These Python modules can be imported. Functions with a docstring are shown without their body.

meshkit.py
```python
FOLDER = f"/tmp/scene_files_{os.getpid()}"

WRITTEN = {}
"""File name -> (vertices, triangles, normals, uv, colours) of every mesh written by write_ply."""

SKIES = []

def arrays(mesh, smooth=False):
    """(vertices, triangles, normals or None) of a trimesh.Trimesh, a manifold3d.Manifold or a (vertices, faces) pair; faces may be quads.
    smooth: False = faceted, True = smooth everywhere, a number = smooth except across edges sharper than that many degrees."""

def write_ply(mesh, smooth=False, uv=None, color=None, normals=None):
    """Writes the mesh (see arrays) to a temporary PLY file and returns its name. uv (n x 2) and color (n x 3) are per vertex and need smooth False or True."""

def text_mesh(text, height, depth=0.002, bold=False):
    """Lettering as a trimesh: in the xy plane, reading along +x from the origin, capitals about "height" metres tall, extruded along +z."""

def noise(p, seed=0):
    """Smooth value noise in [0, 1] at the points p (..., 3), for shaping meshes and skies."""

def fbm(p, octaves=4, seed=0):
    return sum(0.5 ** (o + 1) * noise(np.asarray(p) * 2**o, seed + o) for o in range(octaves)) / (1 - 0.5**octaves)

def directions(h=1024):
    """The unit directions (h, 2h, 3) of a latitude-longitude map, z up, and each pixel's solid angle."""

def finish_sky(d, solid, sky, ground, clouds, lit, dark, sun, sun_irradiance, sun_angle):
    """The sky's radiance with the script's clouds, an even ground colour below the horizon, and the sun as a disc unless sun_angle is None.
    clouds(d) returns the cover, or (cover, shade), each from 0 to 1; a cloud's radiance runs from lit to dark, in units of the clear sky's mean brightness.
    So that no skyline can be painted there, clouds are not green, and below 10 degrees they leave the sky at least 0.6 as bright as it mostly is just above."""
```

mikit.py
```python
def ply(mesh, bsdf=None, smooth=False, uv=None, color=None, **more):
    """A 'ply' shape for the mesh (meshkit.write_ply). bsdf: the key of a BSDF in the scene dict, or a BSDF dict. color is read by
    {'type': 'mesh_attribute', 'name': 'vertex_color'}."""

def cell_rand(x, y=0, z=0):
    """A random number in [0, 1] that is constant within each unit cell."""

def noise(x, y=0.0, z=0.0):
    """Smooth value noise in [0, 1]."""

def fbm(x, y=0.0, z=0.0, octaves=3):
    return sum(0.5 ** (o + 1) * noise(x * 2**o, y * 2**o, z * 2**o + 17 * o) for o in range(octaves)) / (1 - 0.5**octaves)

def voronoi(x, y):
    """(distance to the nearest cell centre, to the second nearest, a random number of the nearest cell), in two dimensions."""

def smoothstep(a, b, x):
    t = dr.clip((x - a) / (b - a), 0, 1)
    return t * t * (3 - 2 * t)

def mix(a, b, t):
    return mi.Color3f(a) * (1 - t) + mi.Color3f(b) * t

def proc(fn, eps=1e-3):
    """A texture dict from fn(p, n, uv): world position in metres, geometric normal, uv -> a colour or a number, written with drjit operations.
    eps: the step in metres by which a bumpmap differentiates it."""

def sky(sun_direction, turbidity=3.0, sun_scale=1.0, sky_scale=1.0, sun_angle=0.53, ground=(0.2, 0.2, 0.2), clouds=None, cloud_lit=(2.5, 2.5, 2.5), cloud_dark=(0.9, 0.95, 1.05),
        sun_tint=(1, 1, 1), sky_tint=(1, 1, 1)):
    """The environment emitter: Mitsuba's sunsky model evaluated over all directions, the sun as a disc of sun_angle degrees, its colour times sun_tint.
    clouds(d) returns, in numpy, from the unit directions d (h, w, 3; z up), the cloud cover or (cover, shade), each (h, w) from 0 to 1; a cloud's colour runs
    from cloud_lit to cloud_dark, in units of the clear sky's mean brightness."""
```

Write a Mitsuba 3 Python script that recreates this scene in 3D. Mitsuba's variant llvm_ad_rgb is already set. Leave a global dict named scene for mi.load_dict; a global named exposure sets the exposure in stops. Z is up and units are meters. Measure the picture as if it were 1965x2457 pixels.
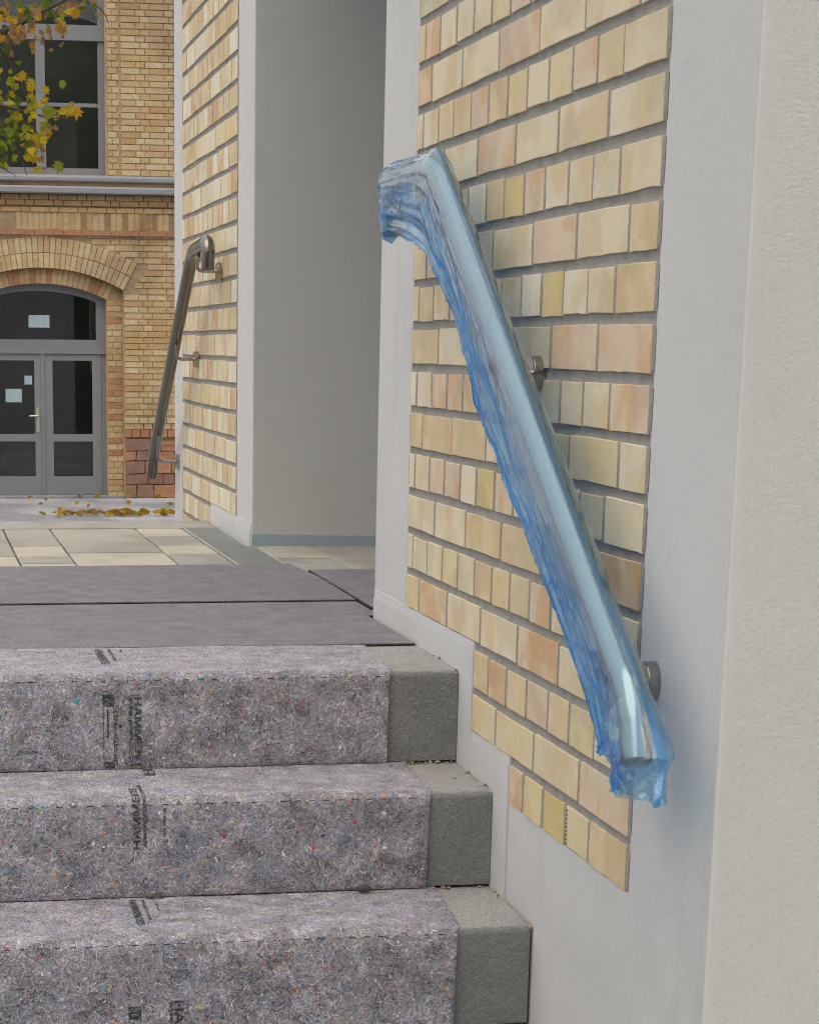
import math, random
import numpy as np, trimesh, manifold3d
import mitsuba as mi, drjit as dr
import mikit, meshkit
from mikit import proc, noise, fbm, voronoi, cell_rand, smoothstep, mix
from shapely.geometry import Polygon, box as sbox
T = mi.ScalarTransform4f

# ------------------------------------------------------------------ camera, sky, exposure
scene, labels = {'type': 'scene'}, {}
scene['camera'] = {'type': 'perspective', 'fov': 21.785, 'fov_axis': 'x', 'near_clip': 0.05, 'far_clip': 500.0,
                   'principal_point_offset_x': 0.1785, 'principal_point_offset_y': -0.3523,
                   'to_world': T().look_at(origin=[-1.0262, -2.9356, -0.0337], target=[-0.24144, 1.8536, -1.23692], up=[0.03097, 0.23877, 0.97058])}
scene['sky'] = mikit.sky([-0.32, -0.42, 0.85], turbidity=3, sun_scale=0.24, sun_angle=60, clouds=lambda d: (np.ones(d.shape[:2]), 1 - np.clip(d[..., 2], 0, 1) ** .6),
                         cloud_lit=(2.95, 3.0, 3.08), cloud_dark=(1.17, 1.2, 1.25), ground=(0.22, 0.21, 0.2))
exposure = 2.2
GROUND = -1.90          # yard level; z = 0 is a brick course at eye height of the pillars
TOP = -0.635            # walking level between the pillars
RISE, TREAD = 0.18, 0.27
PITCH, BH = 0.08333, 0.0667
rng = random.Random(7)
nrg = np.random.default_rng(11)

# ------------------------------------------------------------------ helpers
used = {}
def numbered(name):
    n = used.get(name, 0); used[name] = n + 1
    return name if n == 0 else f'{name}_{n:03d}'
def add(name, mesh, bsdf, parent=None, smooth=False, uv=None, color=None, **lab):
    key = numbered((parent + '__' if parent else '') + name)
    scene[key] = mikit.ply(mesh, bsdf, smooth=smooth, uv=uv, color=color)
    if lab: labels[key] = lab
    return key
def thing(name, label, category, group=None):
    key = numbered(name); labels[key] = {'label': label, 'category': category}
    if group: labels[key]['group'] = group
    return key
def cat(ms): return trimesh.util.concatenate(ms)
def bx(x0, x1, y0, y1, z0, z1):
    m = trimesh.creation.box(extents=[x1 - x0, y1 - y0, z1 - z0]); m.apply_translation([(x0 + x1) / 2, (y0 + y1) / 2, (z0 + z1) / 2]); return m
def man(m): return manifold3d.Manifold(manifold3d.Mesh(np.asarray(m.vertices, np.float32), np.asarray(m.faces, np.uint32)))
def tri(m):
    q = m.to_mesh(); return trimesh.Trimesh(q.vert_properties[:, :3], q.tri_verts, process=False)
def prism(pts, axis, a, b, holes=None):
    """polygon in the two other axes (cyclic order), extruded along the axis"""
    m = trimesh.creation.extrude_polygon(Polygon(pts, holes), b - a, engine='earcut'); v = m.vertices.copy(); v[:, 2] += a
    order = {'x': [2, 0, 1], 'y': [0, 2, 1], 'z': [0, 1, 2]}[axis]   # x: (y,z)  y: (x,z)  z: (x,y)
    w = v[:, order]
    f = m.faces if axis != 'y' else m.faces[:, ::-1]
    return trimesh.Trimesh(w, f, process=False)
def tube(path, r, sides=16, caps=True):
    p = np.asarray(path, float); r = np.broadcast_to(r, (len(p),))
    t = np.gradient(p, axis=0); t /= np.linalg.norm(t, axis=1, keepdims=True)
    a = np.cross(t[0], [1, 0.1, 0.05]); a /= np.linalg.norm(a); rings = []
    for i in range(len(p)):
        a = a - t[i] * (a @ t[i]); a /= np.linalg.norm(a); b = np.cross(t[i], a)
        th = np.arange(sides) * 2 * np.pi / sides
        rings.append(p[i] + r[i] * (np.cos(th)[:, None] * a + np.sin(th)[:, None] * b))
    v = np.vstack(rings); n = len(p)
    i, j = np.meshgrid(np.arange(n - 1), np.arange(sides), indexing='ij')
    q = np.stack([i * sides + j, i * sides + (j + 1) % sides, (i + 1) * sides + (j + 1) % sides, (i + 1) * sides + j], -1).reshape(-1, 4)
    f = np.vstack([q[:, [0, 1, 2]], q[:, [0, 2, 3]]])
    if caps:
        v = np.vstack([v, p[0], p[-1]]); k = np.arange(sides)
        f = np.vstack([f, np.stack([(k + 1) % sides, k, k * 0 + n * sides], 1), np.stack([(n - 1) * sides + k, (n - 1) * sides + (k + 1) % sides, k * 0 + n * sides + 1], 1)])
    return trimesh.Trimesh(v, f, process=False)
def arc_path(pts, rad, seg=8):
    """polyline with rounded corners"""
    pts = [np.asarray(p, float) for p in pts]; out = [pts[0]]
    for a, b, c in zip(pts, pts[1:], pts[2:]):
        u, w = (a - b) / np.linalg.norm(a - b), (c - b) / np.linalg.norm(c - b)
        r = min(rad, 0.45 * np.linalg.norm(a - b), 0.45 * np.linalg.norm(c - b))
        p0, p1 = b + u * r, b + w * r
        for s in np.linspace(0, 1, seg): out.append((1 - s) ** 2 * p0 + 2 * s * (1 - s) * b + s * s * p1)
    out.append(pts[-1]); return np.array(out)
def grid_mesh(P):
    n, m = P.shape[:2]; i, j = np.meshgrid(np.arange(n - 1), np.arange(m - 1), indexing='ij')
    q = np.stack([i * m + j, i * m + j + 1, (i + 1) * m + j + 1, (i + 1) * m + j], -1).reshape(-1, 4)
    return trimesh.Trimesh(P.reshape(-1, 3), np.vstack([q[:, [0, 1, 2]], q[:, [0, 2, 3]]]), process=False)

# ------------------------------------------------------------------ materials
def bump(b, fn, scale, eps=1e-3): return {'type': 'bumpmap', 'tex': proc(fn, eps), 'scale': scale, 'bsdf': b}
def prin(color, rough=0.7, **k):
    c = color if isinstance(color, dict) else {'type': 'rgb', 'value': list(color)}
    return {'type': 'principled', 'base_color': c, 'roughness': rough, **k}
def two(b): return {'type': 'twosided', 'bsdf': b}

def brick_fn(a, b, c, stain, contrast):
    A, B, C, S = a, b, c, stain
    def fn(p, n, uv):
        u, v = uv.x, uv.y
        wu, wv = u + .03 * noise(u * 22, v * 22, 3.0), v + .03 * noise(u * 22, v * 22, 7.0)
        big = fbm(wu * 11, wv * 12, 1.0, 3)
        cloud = fbm(wu * 15 + 31, wv * 17, 4.0, 3)
        col = mix(A, B, smoothstep(0.35, 0.65, big))
        col = mix(col, C, smoothstep(0.48, 0.72, cloud) * contrast)
        st = smoothstep(0.52, 0.72, fbm(wu * 13 + 77, wv * 11 + 13, 9.0, 4))
        col = mix(col, S, st * 0.78 * contrast)
        grey = smoothstep(.55, .75, fbm(wu * 8 + 5, wv * 9, 6.0, 3))
        col = col * (1 - .10 * grey)
        pit = smoothstep(0.95, 0.98, noise(u * 260, v * 120, 5.0)) * smoothstep(0.55, 0.7, noise(u * 17, v * 17, 8.0))
        col = col * (0.96 + 0.05 * noise(u * 700, v * 700, 3.0) + .03 * noise(u * 160, v * 160, 2.0))
        col = col * mi.Color3f(1.0, .985, .945)
        return mix(col, mi.Color3f(0.14, 0.09, 0.06), pit * 0.8)
    return fn
def brick_bump(p, n, uv): return fbm(uv.x * 130, uv.y * 130, 2.0, 3)
BR = {'c': ((.54, .475, .335), (.60, .53, .385), (.59, .535, .43), (.55, .43, .26), 0.9),
      't': ((.52, .425, .27), (.57, .47, .31), (.50, .40, .25), (.49, .36, .20), 0.8),
      'y': ((.55, .46, .28), (.58, .495, .315), (.57, .50, .36), (.53, .42, .22), 0.7),
      'm': ((.52, .42, .205), (.55, .45, .23), (.50, .41, .22), (.48, .37, .16), 0.6),
      'p': ((.54, .425, .32), (.57, .46, .345), (.56, .475, .36), (.53, .355, .205), 1.0),
      'o': ((.51, .36, .225), (.55, .41, .27), (.57, .46, .34), (.49, .30, .155), 1.0),
      'g': ((.46, .41, .30), (.50, .45, .34), (.52, .48, .37), (.42, .36, .20), 0.9),
      'w': ((.60, .56, .44), (.63, .59, .48), (.62, .57, .47), (.58, .50, .33), 0.7)}
for k, a in BR.items():
    scene[f'brick_{k}_mat'] = bump(prin(proc(brick_fn(*a)), 0.75, specular=0.35), brick_bump, 0.0008, 8e-4)
def mortar_c(p, n, uv):
    g = fbm(p.x * 40 + p.y * 40, p.z * 40, p.y * 25, 3)
    return mix((.19, .183, .168), (.285, .277, .258), g) * (0.85 + 0.3 * noise(p.y * 600, p.z * 600, p.x * 600))
scene['mortar_mat'] = bump(prin(proc(mortar_c), 0.95), lambda p, n, uv: fbm(p.y * 220, p.z * 220, p.x * 220, 3), 0.003)
def smooth_pl(p, n, uv):
    g = fbm(p.x * 5 + 3, p.y * 5, p.z * 3, 4)
    dirt = smoothstep(-0.45, -1.0, p.z) * 0.06 * fbm(p.x * 9, p.y * 9, p.z * 9, 3)
    drip = smoothstep(.62, .85, noise(p.y * 34, p.z * 1.6, p.x * 20)) * smoothstep(.4, .7, noise(p.y * 5, p.z * 2.2, 4.0))
    scuff = smoothstep(.78, .86, noise(p.y * 22 + p.z * 60, p.z * 9 - p.y * 4, 6.0)) * smoothstep(.5, .7, noise(p.y * 4, p.z * 4, 9.0))
    return mix((.472, .475, .472), (.522, .523, .516), g) * (0.97 + 0.05 * noise(p.y * 300, p.z * 300, p.x * 300)) * (1 - .035 * drip - .022 * scuff) - dirt
scene['smooth_plaster_mat'] = bump(prin(proc(smooth_pl), 0.8, specular=0.3),
                                   lambda p, n, uv: fbm(p.y * 150, p.z * 110, p.x * 150, 3) + 0.5 * fbm(p.y * 420, p.z * 420, p.x * 420, 2), 0.0009)
def turned(p): return p.x * .62 + p.z * .70 + p.y * .35, p.y * .81 - p.x * .58 + p.z * .07, p.z * .71 - p.x * .53 - p.y * .46
def rough_grain(p):
    a, b, c = turned(p)
    return smoothstep(.52, .74, noise(a * 400 + 9, b * 400, c * 400)), fbm(a * 290, b * 290, c * 290, 2)
def rough_pl(p, n, uv):
    g = fbm(p.x * 6 + 3, p.y * 6, p.z * 4, 4)
    a, b, c = turned(p)
    pit, h = rough_grain(p)
    edge = smoothstep(.006, .022, p.x)
    return mix((.55, .543, .52), (.595, .588, .565), g) * (0.95 + .10 * noise(a * 420, b * 420, c * 420)) * (1 - .07 * pit * edge)  # pits and grain darkened in the colour to carry their relief shading
def rough_h(p, n, uv):
    pit, h = rough_grain(p)
    return (h - .55 * pit) * smoothstep(.004, .022, p.x)
scene['rough_plaster_mat'] = bump(prin(proc(rough_pl), 0.9, specular=0.2), rough_h, 0.00055, 5e-4)
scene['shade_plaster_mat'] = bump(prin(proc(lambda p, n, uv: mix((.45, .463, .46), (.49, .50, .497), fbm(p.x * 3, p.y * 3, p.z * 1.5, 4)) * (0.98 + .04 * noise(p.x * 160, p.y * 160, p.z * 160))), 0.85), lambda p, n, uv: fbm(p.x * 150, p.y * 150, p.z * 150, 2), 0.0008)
def conc_c(p, n, uv):
    g = fbm(p.x * 16, p.y * 16, p.z * 16, 4)
    base = mix((.142, .146, .149), (.22, .224, .226), g)
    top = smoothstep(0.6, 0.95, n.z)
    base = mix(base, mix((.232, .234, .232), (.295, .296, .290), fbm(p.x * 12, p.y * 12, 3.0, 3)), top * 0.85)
    sp = noise(p.x * 420, p.y * 420, p.z * 420)
    grit = .55 * noise(p.x * 800 + 5, p.y * 800, p.z * 800) + .45 * noise(p.x * 300 + p.z * 120, p.y * 310, p.z * 300 - p.x * 120)
    col = base * (0.40 + 1.15 * grit)
    return mix(col, mi.Color3f(0.55, 0.54, 0.5), smoothstep(0.87, 0.95, sp) * (0.75 - 0.5 * top))
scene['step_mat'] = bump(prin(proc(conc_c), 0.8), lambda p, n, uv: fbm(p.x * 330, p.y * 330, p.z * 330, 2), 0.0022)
def felt_c(p, n, uv):
    u, v = uv.x, uv.y
    wu, wv = u + 0.012 * noise(u * 60, v * 60, 1.0), v + 0.012 * noise(u * 60 + 9, v * 60, 5.0)
    a = fbm(wu * 30, wv * 36, 2.0, 4)
    b = fbm(wu * 190, wv * 210, 6.0, 3)
    c = noise(u * 560, v * 560, 1.0)
    t = 0.36 * a + 0.34 * b + 0.34 * c
    col = mix((.048, .047, .054), (.205, .20, .226), smoothstep(0.30, 0.53, t))
    col = mix(col, (.52, .51, .54), smoothstep(0.55, 0.80, t))
    tint = noise(wu * 55, wv * 55, 12.0)
    col = col * mix((1.06, 1.0, 0.93), (0.94, 0.97, 1.10), tint)
    d1, d2, r = voronoi(wu * 120, wv * 120)
    blob = smoothstep(0.34, 0.18, d1)
    for lo, hi, cc in ((.955, .97, (.50, .10, .13)), (.94, .955, (.10, .20, .42)), (.93, .94, (.12, .36, .40)), (.97, .977, (.55, .22, .06)), (.977, .983, (.52, .42, .12)), (.915, .93, (.62, .60, .58)), (.89, .915, (.05, .05, .06)), (.983, .99, (.45, .14, .33))):
        col = mix(col, cc, dr.select((r > lo) & (r < hi), blob * 0.85, 0.0))
    return col
def felt_h(p, n, uv): return fbm(uv.x * 160, uv.y * 160, 2.0, 3) + 0.6 * noise(uv.x * 520, uv.y * 520, 4.0)
scene['felt_mat'] = bump(two(prin(proc(felt_c), 0.5, specular=0.7, sheen=1.0)), felt_h, 0.0012)
def mat_c(p, n, uv):
    g = fbm(p.x * 25, p.y * 25, 1.0, 3)
    s = fbm(p.x * 330, p.y * 240, 2.0, 2)
    return mix((.115, .11, .126), (.18, .173, .196), g) * (0.65 + 0.7 * s)
scene['mat_mat'] = bump(prin(proc(mat_c), 0.95, sheen=0.4), lambda p, n, uv: fbm(p.x * 300, p.y * 300, p.z * 300, 2), 0.003)
def paver_fn(a, b):
    def fn(p, n, uv):
        g = fbm(p.x * 7, p.y * 5, 2.0, 4)
        s = noise(p.x * 500, p.y * 500, p.z * 500)
        return mix(a, b, smoothstep(.3, .7, g)) * (0.82 + 0.36 * s)
    return fn
for k, a, b in (('cream', (.31, .292, .236), (.36, .34, .28)), ('grey', (.215, .207, .188), (.265, .256, .234)), ('beige', (.245, .23, .195), (.295, .278, .235))):
    scene[f'paver_{k}_mat'] = bump(prin(proc(paver_fn(a, b)), 0.85), lambda p, n, uv: fbm(p.x * 250, p.y * 250, p.z * 250, 2), 0.0015)
scene['steel_mat'] = {'type': 'principled', 'base_color': proc(lambda p, n, uv: mix((.38, .355, .32), (.46, .435, .40), fbm(p.x * 60, p.y * 300, p.z * 300, 2))), 'metallic': 1.0, 'roughness': 0.17}
scene['grate_mat'] = {'type': 'principled', 'base_color': {'type': 'rgb', 'value': [.40, .42, .41]}, 'metallic': 0.3, 'roughness': 0.5}
scene['dark_mat'] = prin((.03, .03, .03), 0.9)
scene['print_mat'] = two(prin(proc(lambda p, n, uv: mix((.022, .022, .025), (.13, .128, .135), smoothstep(.46, .68, fbm(p.x * 260, p.y * 260, p.z * 260, 3)))), 0.7))
scene['fibre_mat'] = two(prin({'type': 'mesh_attribute', 'name': 'vertex_color'}, 0.7))
scene['tape_mat'] = two(prin((.30, .37, .405), 0.5))
def facade_fn(a, b, dark):
    def fn(p, n, uv):
        g = fbm(p.x * 9, p.z * 22, p.y * 9, 3)
        soot = fbm(p.x * 1.7, p.z * 1.3, 3.0, 3)
        return mix(a, b, smoothstep(.25, .75, g)) * (1.0 - dark * smoothstep(.45, .75, soot)) * (0.9 + 0.2 * noise(p.x * 120, p.z * 120, p.y * 120))
    return fn
FB = {'ochre': ((.45, .32, .155), (.505, .37, .195)), 'orange': ((.42, .27, .125), (.465, .31, .155)), 'sand': ((.51, .395, .225), (.55, .44, .27)),
      'red': ((.36, .17, .09), (.42, .21, .12)), 'rose': ((.47, .325, .18), (.51, .365, .22)), 'brown': ((.26, .16, .08), (.33, .21, .10))}
for k, (a, b) in FB.items(): scene[f'facade_{k}_mat'] = prin(proc(facade_fn(a, b, .22)), 0.85)
scene['joint_mat'] = prin(proc(facade_fn((.345, .245, .135), (.41, .305, .18), .25)), 0.95)
scene['redstone_mat'] = prin(proc(lambda p, n, uv: mix((.19, .10, .075), (.30, .17, .13), fbm(p.x * 14, p.z * 14, p.y * 14, 4))), 0.9)
scene['zinc_mat'] = prin(proc(lambda p, n, uv: mix((.24, .255, .28), (.33, .345, .37), fbm(p.x * 4, p.z * 30, p.y * 9, 3))), 0.45, metallic=0.3)
scene['frame_mat'] = prin(proc(lambda p, n, uv: mix((.19, .195, .205), (.225, .23, .24), fbm(p.x * 5, p.z * 5, p.y * 5, 3))), 0.5)
scene['glass_mat'] = {'type': 'thindielectric', 'int_ior': 1.5, 'specular_transmittance': {'type': 'rgb', 'value': [.75, .8, .78]}}
scene['room_mat'] = prin((.12, .118, .105), 0.9)
scene['paper_mat'] = two(prin(proc(lambda p, n, uv: mix((.30, .40, .44), (.40, .50, .53), fbm(p.x * 12, p.z * 12, 2.0, 2))), 0.6))
scene['brass_mat'] = {'type': 'principled', 'base_color': {'type': 'rgb', 'value': [.62, .57, .45]}, 'metallic': 0.8, 'roughness': 0.35}
scene['yard_mat'] = bump(prin(proc(lambda p, n, uv: mix((.15, .15, .165), (.24, .24, .25), smoothstep(.25, .75, fbm(p.x * 2.2, p.y * 1.1, 1.0, 4))) * (0.85 + 0.3 * noise(p.x * 40, p.y * 40, 2.0))), 0.9),
                         lambda p, n, uv: fbm(p.x * 60, p.y * 60, 1.0, 3), 0.004)
scene['bark_mat'] = prin(proc(lambda p, n, uv: mix((.035, .03, .025), (.085, .072, .06), fbm(p.x * 40, p.y * 40, p.z * 9, 3))), 0.9)
LEAF = {'yellow': (.42, .31, .03), 'gold': (.45, .26, .03), 'lime': (.22, .25, .03), 'green': (.10, .14, .025), 'dry': (.30, .17, .08)}
for k, c in LEAF.items():
    scene[f'leaf_{k}_mat'] = {'type': 'principledthin', 'base_color': proc((lambda c: lambda p, n, uv: mi.Color3f(c) * (0.65 + 0.6 * fbm(p.x * 30, p.y * 30, p.z * 30, 2)))(c)), 'roughness': 0.6, 'diff_trans': 0.8}

# blue sleeve: clear tinted film, cloudier along its folds
def film_w(p, n, uv):
    w = .05 * noise(uv.x * 9, uv.y * 6, 2.0)
    fold = smoothstep(0.25, 0.36, uv.y) * smoothstep(0.75, 0.64, uv.y)
    ridge = smoothstep(.030, .008, uv.y) + smoothstep(.970, .992, uv.y)
    hood = smoothstep(.50, .30, uv.x)
    fold = fold * (1 - .55 * hood)
    s = noise(uv.x * 3.5, (uv.y + w) * 46, 3.0)
    s2 = noise(uv.x * 11, (uv.y + w) * 90, 5.0)
    k = fbm(uv.x * 46, uv.y * 22, 8.0, 3)
    line = smoothstep(.62, .80, s) * .55 + smoothstep(.66, .86, s2) * .30
    return dr.clip(0.015 + line * (.06 + .55 * fold + .3 * ridge + .30 * hood) + 0.10 * smoothstep(.55, .72, k) * (.2 + fold + hood) + 0.27 * fold + .30 * ridge, 0, 0.8)
scene['film_mat'] = {'type': 'blendbsdf', 'weight': proc(film_w),
                     'a': {'type': 'thindielectric', 'int_ior': 1.5, 'specular_transmittance': {'type': 'rgb', 'value': [.66, .86, .96]}},
                     'b': {'type': 'principledthin', 'base_color': {'type': 'rgb', 'value': [.10, .40, .83]}, 'roughness': 0.22, 'diff_trans': 1.0, 'spec_trans': 0.0}}

# ------------------------------------------------------------------ the ground and the platform
g = bx(-120, 120, -120, 120, GROUND - 0.5, GROUND)
add('ground', g, 'yard_mat', kind='structure', label='grey paved yard in front of the old brick building')
plat = add('platform', cat([bx(-3, 3, 1.31, 4.28, GROUND + .01, TOP - 0.03)]), 'dark_mat', kind='structure', label='landing of cream and grey pavers between the pillars')
def paver(x0, x1, y0, y1, tone):
    w = 0.0025; ch = 0.004; z = TOP + rng.uniform(-.0012, .0012)
    b = np.array([[x0 + w, y0 + w], [x1 - w, y0 + w], [x1 - w, y1 - w], [x0 + w, y1 - w]]); c = b + np.array([[ch, ch], [-ch, ch], [-ch, -ch], [ch, -ch]])
    v = np.vstack([np.c_[b, [TOP - .04] * 4], np.c_[b, [z - ch] * 4], np.c_[c, [z] * 4]]); f = [[8, 9, 10], [8, 10, 11]]
    for o in (0, 4):
        for i in range(4):
            j = (i + 1) % 4; f += [[o + i, o + j, o + 4 + j], [o + i, o + 4 + j, o + 4 + i]]
    add('paver', trimesh.Trimesh(v, f, process=False), f'paver_{tone}_mat', plat)
COLS = [(-1.02, -.733, [(1.36, 1.9, 'grey'), (1.9, 2.4, 'beige'), (2.4, 3.0, 'grey'), (3.0, 3.34, 'cream'), (3.34, 4.28, 'grey')]),
        (-.733, -.577, [(1.36, 2.2, 'grey'), (2.2, 3.12, 'cream'), (3.12, 3.33, 'grey'), (3.33, 3.66, 'cream'), (3.66, 4.28, 'grey')]),
        (-.577, -.290, [(1.36, 2.2, 'beige'), (2.2, 3.01, 'grey'), (3.01, 3.42, 'cream'), (3.42, 3.77, 'grey'), (3.77, 4.28, 'beige')]),
        (-.290, -.132, [(1.36, 2.2, 'grey'), (2.2, 3.36, 'grey'), (3.36, 3.63, 'cream'), (3.63, 3.97, 'grey'), (3.97, 4.28, 'cream')]),
        (.012, .180, [(1.81, 2.5, 'grey'), (2.5, 3.20, 'grey'), (3.20, 3.64, 'beige')]),
        (.180, .470, [(1.81, 2.4, 'grey'), (2.4, 3.11, 'beige'), (3.11, 3.64, 'grey')]),
        (.470, .760, [(1.81, 2.7, 'beige'), (2.7, 3.64, 'grey')]), (.760, 1.05, [(1.81, 2.9, 'grey'), (2.9, 3.64, 'cream')])]
x = -1.02
while x > -2.9:
    COLS.append((x - .29, x, [(1.36, 2.1, 'grey'), (2.1, 2.9, 'beige'), (2.9, 3.5, 'cream'), (3.5, 4.28, 'grey')])); x -= .29
for x0, x1, parts in COLS:
    for y0, y1, tone in parts: paver(x0, x1, y0, y1, tone)
gr = thing('drain_grate', 'narrow grey metal drain grate let into the pavers beside the far pillar', 'drain grate')
add('frame', cat([bx(-.130, -.124, 1.82, 4.28, TOP - .03, TOP + .001), bx(.004, .010, 1.82, 3.585, TOP - .03, TOP + .001)]), 'grate_mat', gr)
slats = []
for k in range(150):
    y = 2.75 + k * 0.0102
    slats.append(bx(-.124, .004 if y < 3.58 else -.02, y, y + .0045, TOP - .02, TOP + (.0022 if k % 2 else .0005)))
add('slat', cat(slats), 'grate_mat', gr, kind='stuff')
add('trough', bx(-.124, .004, 1.82, 4.28, TOP - .03, TOP - .018), 'dark_mat', gr)

hx = np.linspace(-110, 110, 120); hv = []
HX, HS = np.meshgrid(hx, np.linspace(0, 1, 24), indexing='ij')
HZ = GROUND - .2 + (5.5 + 8 * np.exp(-((HX - 5) / 9) ** 2) + 4 * meshkit.fbm(np.stack([HX * .11, HX * 0, HX * 0], -1), 4, 3)) * HS ** .6 + 1.2 * meshkit.noise(np.stack([HX * .9, HS * 14, HX * 0], -1), 2) * HS
HY = -34 - 10 * HS + 3 * meshkit.noise(np.stack([HX * .5, HS * 8, HX * 0], -1), 6)
add('added_dark_ridge', grid_mesh(np.stack([HX, HY, HZ], -1)), 'added_ridge_mat', kind='structure')  # unseen dark mass added behind the camera to darken pane and steel reflections
scene['added_ridge_mat'] = two(prin((.045, .05, .03), .95))

# ------------------------------------------------------------------ stairs
def step_mesh(x0, x1, yf, yb, zt, zb, r=0.013):
    th = np.linspace(0, np.pi / 2, 6); s = 1 if yb > yf else -1
    pts = [(yb, zb), (yb, zt)] + [(yf + s * (r - r * math.sin(t)), zt - r + r * math.cos(t)) for t in th] + [(yf, zb)]
    if s < 0: pts = pts[::-1]
    m = prism(pts, 'x', x0, x1)
    return m
st = thing('front_stairs', 'dark grey concrete block steps rising between camera and landing', 'stairs')
for k in range(7):
    yf = 1.0 - TREAD * k; zt = TOP - RISE * k
    xs = [-0.0056, -1.36, -2.72]
    for a, b in zip(xs, xs[1:]):
        blk = step_mesh(b + .003, a, yf, yf + (TREAD + .03 if k else .345), zt, zt - RISE + .006 if k < 6 else GROUND - .02)
        blk = tri(man(blk).refine_to_length(0.05)) if False else blk
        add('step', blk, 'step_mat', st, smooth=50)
add('core', cat([bx(-2.7, -.02, 1.0 - TREAD * k + .05, 1.32, GROUND + .005, TOP - RISE * k - .06) for k in range(7)]), 'dark_mat', st)
st2 = thing('rear_stairs', 'grey steps falling away behind the landing toward the yard', 'stairs')
for k in range(7):
    yf = 4.605 + TREAD * k; zt = TOP - RISE * k
    add('step', step_mesh(-2.72, -.012, yf, yf - (.32 if k == 0 else TREAD + .03), zt, zt - RISE + .006 if k < 6 else GROUND - .02), 'paver_grey_mat', st2, smooth=50)

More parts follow.
